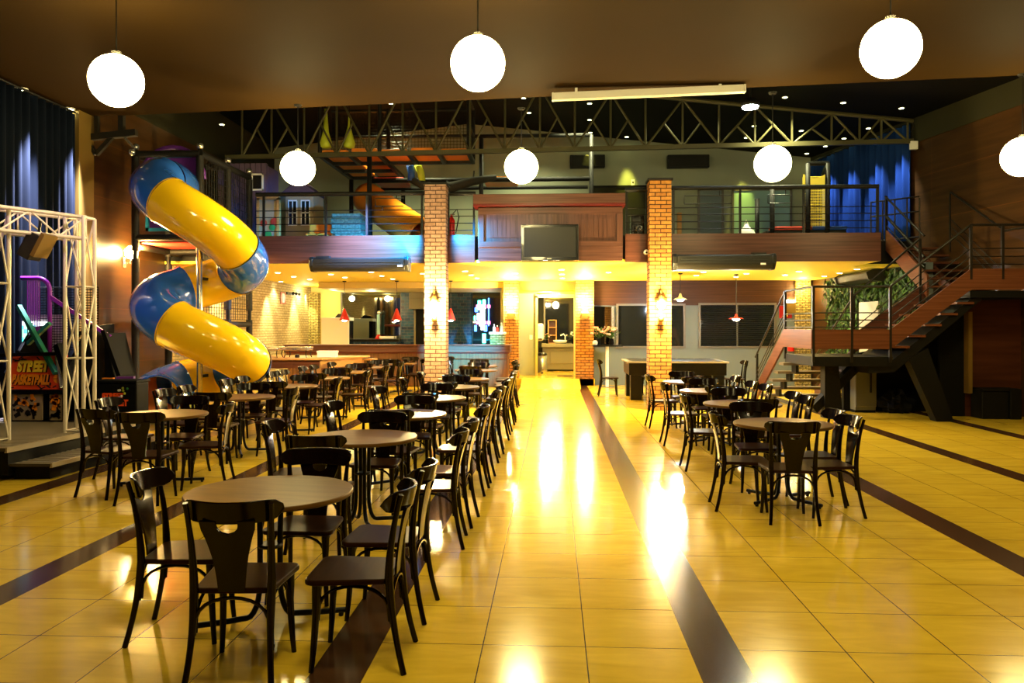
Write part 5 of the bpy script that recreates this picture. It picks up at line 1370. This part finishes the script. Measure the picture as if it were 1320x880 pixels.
# downlights under the mezzanine
DL = [(358,351,'a'),(333,358,'b'),(362,362.5,'c'),(378.5,356,'d'),(399,359.5,'e'),(426.5,353,'f'),(444.5,357,'g'),(478,350,'h'),(492,355,'i'),(506,359,'j'),(545,352,'k'),(599.5,349,'l'),(607,354,'m'),(615,358,'n'),(664,352,'o'),
      (724,347,'p'),(724.5,353,'q'),(725,358,'r'),(784.5,350.5,'s'),(897.5,354.5,'t'),(907,350,'u'),(949,356.5,'v'),(962,352,'w'),(1012,354,'x'),(1030,349.5,'y'),(1062.5,355.5,'z'),(1082.5,351.5,'A'),(1105,346.5,'B')]
first = None
def downlight(loc, label, group, m='down_glow', r=.06):
    t = thing('downlight', label, 'downlight', loc, group)
    p = Vector(loc)
    MB().lathe(p,[(r*1.35,-.012),(r*1.4,0)],18).lathe(p,[(r*1.05,-.014),(r*1.35,-.012)],18).build('trim_ring','white_enamel',t)
    MB().lathe(p,[(1e-6,-.016),(r,-.014),(r*1.05,-.004)],18).build('lens',m,t)
    return t
for i,(px,py,_) in enumerate(DL):
    q = Wz(px,py,ZM0); zone = 'left of the pale pillar' if px < 545 else 'between the two front pillars' if px < 840 else 'right of the orange pillar'
    sel = [d for d in DL if (d[0] < 545) == (px < 545) and (d[0] < 840) == (px < 840)]; k = sorted(sel).index((px,py,_))
    downlight((q.x,q.y,ZM0), f'small ceiling downlight, {["first","second","third","fourth","fifth","sixth","seventh","eighth","ninth","tenth","eleventh"][k]} from the left of those {zone}', 'mezzanine downlights')
    if i % 2 == 0: lamp('downlight_beam','SPOT',(q.x,q.y,ZM0-.03),48,(1,.78,.38),.05,(q.x,q.y,0),105,.6)
# ceiling spots up on the black roof
UP = [(286,160),(504,133),(682,145),(760,133),(760,154),(761,170.5),(808,176),(1012,125),(1087,132),(1162,139),(1150,153),(1119.5,165),(1088,178),(1064,188),(1040,197.5),(1033,168),(962,177),(972,162),(675,126)]
for i,(px,py) in enumerate(UP):
    q = Wroof(px,py); 
    if px == 286: q = Wd(286,160,18.2)
    k = sorted(UP).index((px,py))
    names = ['first','second','third','fourth','fifth','sixth','seventh','eighth','ninth','tenth','eleventh','twelfth','thirteenth','fourteenth','fifteenth','sixteenth','seventeenth','eighteenth','nineteenth']
    downlight((q.x,q.y,q.z), f'small yellowish spotlight in the black roof, {names[k]} from the left', 'roof spotlights','spot_glow',.05)
for (px,py,tx,ty) in ((761,171,757,260),(808,176,810,260),(960,192,958,280)):
    a = Wy(px,py,YB-.45); b = Wy(tx,ty,YB); lamp('roof_spot_and_fill','SPOT',a,110,(.95,.88,.12),.04,b,30,.9)
for (px,py) in ((1150,153),(1119,165),(1088,178),(1064,188)):
    a = Wroof(px,py); b = a+Vector((.0,0,-3)); a2 = a+Vector((-.30,-.08,-.05)); lamp('curtain_spot_beam','SPOT',a2,220,(.75,.86,1),.03,Vector((XR(a.y)-.12,a.y,ZM1+.6)),40,.8)
for k,(px,py) in enumerate(((504,133),(682,145),(760,133),(880,128),(1012,125))):
    q = Wroof(px,py); lamp('roof_spot_and_fill','SPOT',(q.x,q.y,q.z-.06),230,(.95,.94,.50),.05,(q.x,q.y+.6,0),120,.9)
lamp('lobby_fill','POINT',((gx1+gx2)/2,26.2,2.5),36,(1,.80,.42),.12)  # added fill lamps with no fixture, brightening lobby and washroom
lamp('lobby_fill','POINT',((gx0+gx2)/2,24.0,2.6),40,(1,.80,.42),.10)
for px in (395,430,480): q = Wy(px,375,25.4); lamp('bar_light','POINT',(q.x,25.3,2.7),9,(1,.84,.45),.1)
for y in (19.0,22.4,24.8): lamp('brick_wash','SPOT',(XL+.36,y,ZM0-.05),130,(1,.84,.40),.04,(XL+.1,y,.8),60,.8)
q = Wy(399,360,26.3); lamp('brick_wash','SPOT',(q.x,25.95,2.8),60,(1,.86,.36),.04,(q.x,26.3,1.2),60,.8)  # added spot with no fixture, brightens the stone strip
lamp('brick_wash','SPOT',(pl1+.22,YF-.1,ZM0-.03),60,(1,.86,.5),.03,(pl1+.02,YF-.1,.8),50,.8)
lamp('roof_spot_and_fill','SPOT',(-2.6,17.4,5.75),260,(1,.86,.5),.05,(-3.0,19.2,4.2),60,.8)  # added fill with no lamp seen, brightens the orange tube slide
# spots on the navy curtain
for (px,py,w) in ((27,114,'near'),(89,140,'far')):
    q = Wz(px,py,ZC); t = downlight((q.x,q.y,ZC),f'round ceiling spotlight over the navy curtain, the {w} one of two','curtain spotlights','curtain_spot_glow',.07)
    lamp('curtain_spot_beam','SPOT',(XL+.50,q.y,ZC-.04),3200,(.80,.80,1),.04,(XL+.16,q.y-.25,2.6),30,.9)
# cold flood lamp by the roller screen
q = Wd(967,136,15.5)
t = thing('flood_lamp','round cold white flood lamp glaring beside the roller screen','flood lamp',q)
MB().lathe(q,[(1e-6,-.06),(.15,-.05),(.16,.0)],24).build('lens','cold_glow',t,smooth=True); MB().lathe(q,[(.165,-.02),(.17,.05),(.09,.12),(1e-6,.13)],24).build('housing','dark_steel',t,smooth=True)
MB().tube([q+Vector((0,0,.12)),Vector((q.x,q.y,ROOF(q.x)))],.02,6).build('hanger','dark_steel',t)
# coloured stage lights thrown on the fascia and bar
xa1 = Wy(520,325,YF).x; xa2 = Wy(594,325,YF).x; xa3 = Wy(430,325,YF).x
for (x,s) in ((pl0,-1),(pl1,1)):
    lamp('led_glow','SPOT',(x+s*.05,YF-.55,3.75),800 if s < 0 else 420,(.0,.32,1.0),.04,(x+s*.8,YF,3.30),95,1.0)
lamp('stage_beam','SPOT',(xa3+.6,14.6,4.9),900,(.30,.42,1.0),.04,(xa3+.65,YF,3.36),46,1.0)
xb = Wy(600,450,22.3).x
lamp('stage_beam','SPOT',(xb-.3,YF+1.2,2.95),2200,(.02,.55,.95),.04,(xb-.1,22.2,1.15),30,.6)
lamp('stage_beam','SPOT',(-3.4,11.5,4.9),150,(.30,.45,1.0),.05,(-4.6,14.2,3.2),30,.8)
for (x,y,z,cc,en) in ((-2.4,15.6,4.95,(.1,.55,1),90),(-4.6,15.9,4.95,(.45,.12,1),80),(1.9,15.6,4.95,(.45,.12,1),90),(4.4,15.9,4.9,(.1,.4,1),60)): lamp('stage_beam','SPOT',(x,y,z),en*1.1,cc,.12,(x*.9,11.5,.5),44,.9)
lamp('stage_beam','SPOT',(-4.5,6.5,5.1),60,(.65,.30,1.0),.05,(-7.2,11.0,2.2),30,.8)
# ---------------------------------------------------------------- windows, mirrors on the lower back wall
def rect(px0,px1,py0,py1,Y): a, b = Wy(px0,py0,Y), Wy(px1,py1,Y); return a.x, b.x, b.z, a.z
def window(n, px0, px1, py0, py1, glass, label, blinds=False):
    x0,x1,z0,z1 = rect(px0,px1,py0,py1,YB-.04)
    w = struct(f'window_{n}', MB().box(x0-.06,x0,YB-.07,YB,z0-.06,z1+.06).box(x1,x1+.06,YB-.07,YB,z0-.06,z1+.06).box(x0,x1,YB-.07,YB,z0-.06,z0).box(x0,x1,YB-.07,YB,z1,z1+.06), 'frame_grey', label)
    MB().box(x0,x1,YB-.03,YB-.0,z0,z1).build('pane',glass,w)
    MB().box((x0+x1)/2-.02,(x0+x1)/2+.02,YB-.05,YB-.02,z0,z1).build('mullion','frame_grey',w)
    if blinds:
        mb = MB(); n_ = 20
        for k in range(n_): z = z0+(z1-z0)*(k+.5)/n_; mb.obox(((x0+x1)/2,YB-.055,z),(x1-x0-.04,.02,.006),rx=.5)
        mb.build('blind_slats','dark_steel',w)
    return w
window(1,797,881,394,446,'glass_dark','dark internal window partly behind the orange pillar')
window(2,903,998,393,446,'glass_dark','dark window with black blinds beside the lower stair flight',True)
x0,x1,z0,z1 = rect(765.5,788,395,446,YB-.05)
t = thing('wall_mirror','narrow mirror panel behind the flowers right of the entrance','mirror',((x0+x1)/2,YB-.05,z0))
MB().box(x0,x1,YB-.06,YB-.03,z0,z1).build('glass','mirror',t); MB().box(x1,x1+.08,YB-.08,YB-.0,z0,z1).box(x0-.03,x0,YB-.08,YB,z0,z1).build('frame','steel',t)
# flower stand
q = Wy(783,498,22.3); 
t = thing('flower_stand','tall thin white-legged stand with dark top right of the entrance pillar','stand',(q.x,22.4,0))
zt = Wy(783,444.5,22.4).z
MB().box(q.x-.42,q.x+.42,22.15,22.65,zt-.04,zt).build('top','charcoal',t,bevel=.006); MB().cyl((q.x,22.4,.02),(q.x,22.4,zt-.04),.045).build('column','white_enamel',t); MB().lathe((q.x,22.4,0),[(.24,0),(.24,.015),(.06,.03)],24).build('base','steel',t)
random.seed(41)
def bouquet(x, y, z, s, label, petal, parts=14):
    t = thing('flower_bouquet', label, 'flowers', (x,y,z))
    MB().lathe((x,y,z),[(.05*s,0),(.08*s,.06*s),(.06*s,.16*s),(.075*s,.18*s)],16).build('vase','charcoal',t,smooth=True)
    mb = MB(); st = MB()
    for k in range(46):
        a = random.uniform(0,2*PI); e = random.uniform(.2,1.3); d = Vector((math.cos(a)*math.cos(e),math.sin(a)*math.cos(e),math.sin(e))); c = Vector((x,y,z+.18*s))+d*random.uniform(.08,.30)*s
        n = d; u = n.cross(Vector((.3,.2,1))).normalized(); w = .045*s; mb.add([c-u*w*.5,c+n*w*1.6,c+u*w*.5,c-n*w*.4],[(0,1,2,3)])
    mb.build('leaves','leaf_light',t,fixn=False)
    for k in range(parts):
        a = random.uniform(0,2*PI); e = random.uniform(.35,1.4); d = Vector((math.cos(a)*math.cos(e),math.sin(a)*math.cos(e),math.sin(e))); c = Vector((x,y,z+.18*s))+d*random.uniform(.24,.34)*s
        MB().tube([(x,y,z+.15*s),c],.006*s,5).build('stem','leaf',t)
        MB().lathe(c-Vector((0,0,.03*s)),[(1e-6,0),(.035*s,.015*s),(.045*s,.04*s),(.03*s,.06*s),(1e-6,.055*s)],10).build('blossom',petal,t,smooth=True)
bouquet(q.x+.12,22.4,zt,1.0,'pink flowers in a dark vase on the thin stand, the right bunch','petal_pink')
bouquet(q.x-.26,22.42,zt,1.0,'pink flowers on the left side of the thin stand','petal_pink',10)
t = thing('white_vase','small white round pot beside the entrance pillar on the stand','pot',(q.x-.4,22.3,zt)); c = Vector((Wy(767,445,22.3).x,22.25,zt))
MB().lathe(c,[(.04,0),(.07,.03),(.07,.09),(.04,.12)],14).build('body','white_plastic',t,smooth=True); MB().lathe(c+Vector((0,0,.12)),[(.042,0),(.045,.012)],14).build('rim','white_plastic',t)
# ---------------------------------------------------------------- entrance lobby and washroom
q = Wy(684.5,434.5,24.58); t = thing('light_switch','white light switch plate on the grey lobby wall','switch',(q.x,24.6,q.z)); MB().box(q.x-.045,q.x+.045,24.585,24.6,q.z-.07,q.z+.07).build('plate','white_plastic',t,bevel=.004); MB().box(q.x-.015,q.x+.015,24.578,24.586,q.z-.03,q.z+.03).build('rocker','white_enamel',t)
x0,x1,z0,z1 = rect(705,742,443,478,26.8); zf = .2
t = thing('vanity_unit','low wooden vanity unit under the washroom basin','vanity',((x0+x1)/2,27.2,zf))
MB().box(x0-.15,x1+.1,26.85,27.6,zf+.05,z1-.12).build('cabinet','vanity',t); MB().box(x0-.18,x1+.1,26.75,27.7,z1-.12,z1).build('worktop','vanity',t,bevel=.01); MB().box(x0+.12,x1-.02,26.83,26.85,zf+.25,z1-.25).build('panel','vanity',t,bevel=.008); MB().box(x0-.14,x1,26.9,27.6,zf,zf+.05).build('plinth','charcoal',t)
zt2 = z1
q = Wy(722,440,26.95); t = thing('wash_basin','white round basin standing on the vanity','basin',(q.x,27.0,zt2))
MB().lathe((q.x,27.0,zt2),[(.14,0),(.22,.05),(.24,.12),(.22,.12),(.17,.05),(1e-6,.04)],24).build('bowl','sink_white',t,smooth=True); MB().lathe((q.x,27.0,zt2+.04),[(.02,0),(.025,.006)],10).build('drain','steel',t)
t = thing('tap','white curved tap behind the basin','tap',(q.x+.2,27.2,zt2)); MB().tube([(q.x+.18,27.25,zt2),(q.x+.18,27.25,zt2+.25),(q.x+.12,27.18,zt2+.33),(q.x+.02,27.1,zt2+.28)],.022,8).build('spout','sink_white',t,smooth=True); MB().cyl((q.x+.18,27.25,zt2),(q.x+.18,27.25,zt2+.04),.04).build('base','steel',t); MB().cyl((q.x+.18,27.25,zt2+.26),(q.x+.26,27.25,zt2+.30),.014).build('lever','steel',t)
bouquet(Wy(739,440,26.9).x,26.95,zt2,.9,'white flowers at the right end of the vanity','petal_white',8)
bouquet(Wy(705,440,27.2).x,27.3,zt2,.7,'small dark bunch of flowers left of the basin','petal_pink',6)
q = Wy(699,478,25.4); t = thing('trash_bin','tall dark pedal bin with steel body in the washroom doorway','bin',(q.x,25.6,.2))
MB().lathe((q.x,25.6,.2),[(.15,0),(.155,.02),(.155,.58)],24).build('body','steel',t,smooth=True); MB().lathe((q.x,25.6,.78),[(.16,0),(.16,.05),(.10,.09),(1e-6,.10)],24).build('lid','tv_black',t,smooth=True); MB().box(q.x-.04,q.x+.04,25.38,25.46,.2,.23).build('pedal','tv_black',t)
q = Wy(696.5,428,25.2); t = thing('towel_dispenser','white rounded paper dispenser on the washroom door jamb','dispenser',(q.x,25.25,q.z-.3))
xq = Wy(693,428,25.2).x; xq = gx1-.03; MB().box(xq,xq+.24,25.1,25.4,q.z-.28,q.z+.28).build('body','white_plastic',t,bevel=.08); MB().box(xq+.06,xq+.18,25.09,25.11,q.z-.24,q.z-.2).build('slot','ac_grey',t)
x0,x1,z0,z1 = rect(703,735,384,438,27.75)
t = thing('washroom_mirror','large dark mirror over the washroom basin','mirror',((x0+x1)/2,27.75,z0)); MB().box(x0,x1+.3,27.74,27.79,z0,z1).build('glass','glass_dark',t); MB().box(x0-.06,x0,27.7,27.8,z0,z1+.05).box(x0-.06,x1+.3,27.7,27.8,z1,z1+.06).build('frame','vanity',t)
x0,x1,z0,z1 = rect(706,717.5,412,438,27.5)  # solid stand-in for a shelf reflected in the mirror
t = thing('shelf_reflection','stand-in for a small wooden shelf unit reflected in the washroom mirror','shelf',((x0+x1)/2,27.55,z0))
MB().box(x0,x0+.04,27.45,27.65,zt2,z1).box(x1-.03,x1,27.45,27.65,zt2,z1).build('side','oak',t); MB().box(x0,x1,27.63,27.65,zt2,z1).build('back','darkred_wood',t)
for f in (0,.33,.66,.97): MB().box(x0,x1,27.45,27.65,zt2+(z1-zt2)*f,zt2+(z1-zt2)*f+.025).build('shelf','oak',t)
q = Wy(714,489,23.6); t = thing('door_mat','brown door mat on the raised lobby floor','mat',(.4,24.0,.2)); MB().box(.15,gx2-.12,23.9,24.4,.2,.212).build('pile','floor_band',t); MB().box(.12,gx2-.09,23.87,24.43,.2,.206).build('border','charcoal',t)
# hydrant sign + extinguishers on back wall right
q = Wy(1013,402,YB-.05); t = thing('hydrant_sign','red and yellow fire sign on the back wall by the stone strip','sign',(q.x,YB-.03,q.z-.2)); MB().box(q.x-.18,q.x+.18,YB-.03,YB,q.z-.18,q.z+.18).build('plate','sign_red',t); MB().box(q.x-.06,q.x+.06,YB-.035,YB-.028,q.z-.13,q.z+.13).build('yellow_mark','graffiti_yellow',t)
q = Wy(1022,430,YB-.3); t = thing('fire_extinguisher','red fire extinguisher hung on the back wall behind the stairs','extinguisher',(q.x,YB-.15,q.z-.4))
MB().lathe((q.x,YB-.12,q.z-.5),[(.085,0),(.09,.02),(.09,.42),(.03,.5)],16).build('cylinder','fire_red',t,smooth=True); MB().tube([(q.x,YB-.12,q.z+.02),(q.x+.12,YB-.16,q.z+.10),(q.x+.14,YB-.14,q.z-.2)],.014,6).build('hose','tv_black',t); MB().box(q.x-.04,q.x+.06,YB-.14,YB-.1,q.z-.01,q.z+.03).build('valve','steel',t); MB().box(q.x-.03,q.x+.03,YB-.06,YB,q.z-.3,q.z-.1).build('wall_bracket','dark_steel',t)
# thermostat-ish white plates upstairs + corner speaker on truss end
q = Wy(816,235,YB-.03); t = thing('wall_plate','small white plate on the grey back wall upstairs','plate',(q.x,YB-.02,q.z)); MB().box(q.x-.05,q.x+.05,YB-.02,YB,q.z-.09,q.z+.09).build('plate','white_plastic',t,bevel=.004); MB().box(q.x-.02,q.x+.02,YB-.026,YB-.019,q.z-.03,q.z+.03).build('button','ac_grey',t)
q = Wd(1178,187,17.95); t = thing('junction_box','small cream junction box at the right end of the truss','box',q); MB().box(q.x-.08,q.x+.08,q.y-.04,q.y+.06,q.z-.10,q.z+.09).build('box','white_enamel',t,bevel=.01); MB().tube([q+Vector((0,.02,.09)),q+Vector((-.05,.02,.3)),q+Vector((.02,.02,.42)),q+Vector((0,.02,.5))],.012,6).build('cable','dark_steel',t)

# ---------------------------------------------------------------- soft general light and camera
w = bpy.data.worlds.new('world'); SC.world = w; w.use_nodes = True
w.node_tree.nodes['Background'].inputs[0].default_value = (.02,.018,.012,1); w.node_tree.nodes['Background'].inputs[1].default_value = 1.0
cam = bpy.data.cameras.new('camera'); co = bpy.data.objects.new('camera', cam); COL.objects.link(co)
cam.sensor_width = 36; cam.lens = 36*FPX/1320; cam.clip_start = .05; cam.clip_end = 200
cam.shift_y = -(440-HZ)/1320
co.location = (0,0,CAMZ); co.rotation_euler = (PI/2,0,PSI)
SC.camera = co
vs = SC.view_settings; SC.display_settings.display_device = 'sRGB'
vs.view_transform = 'Standard'; vs.look = 'None'; vs.gamma = 1; vs.use_curve_mapping = False; vs.exposure = 2.2
try:
    SC.cycles.max_bounces = 8; SC.cycles.diffuse_bounces = 4; SC.cycles.glossy_bounces = 4; SC.cycles.sample_clamp_indirect = 6.0; SC.cycles.use_denoising = True
except Exception: pass
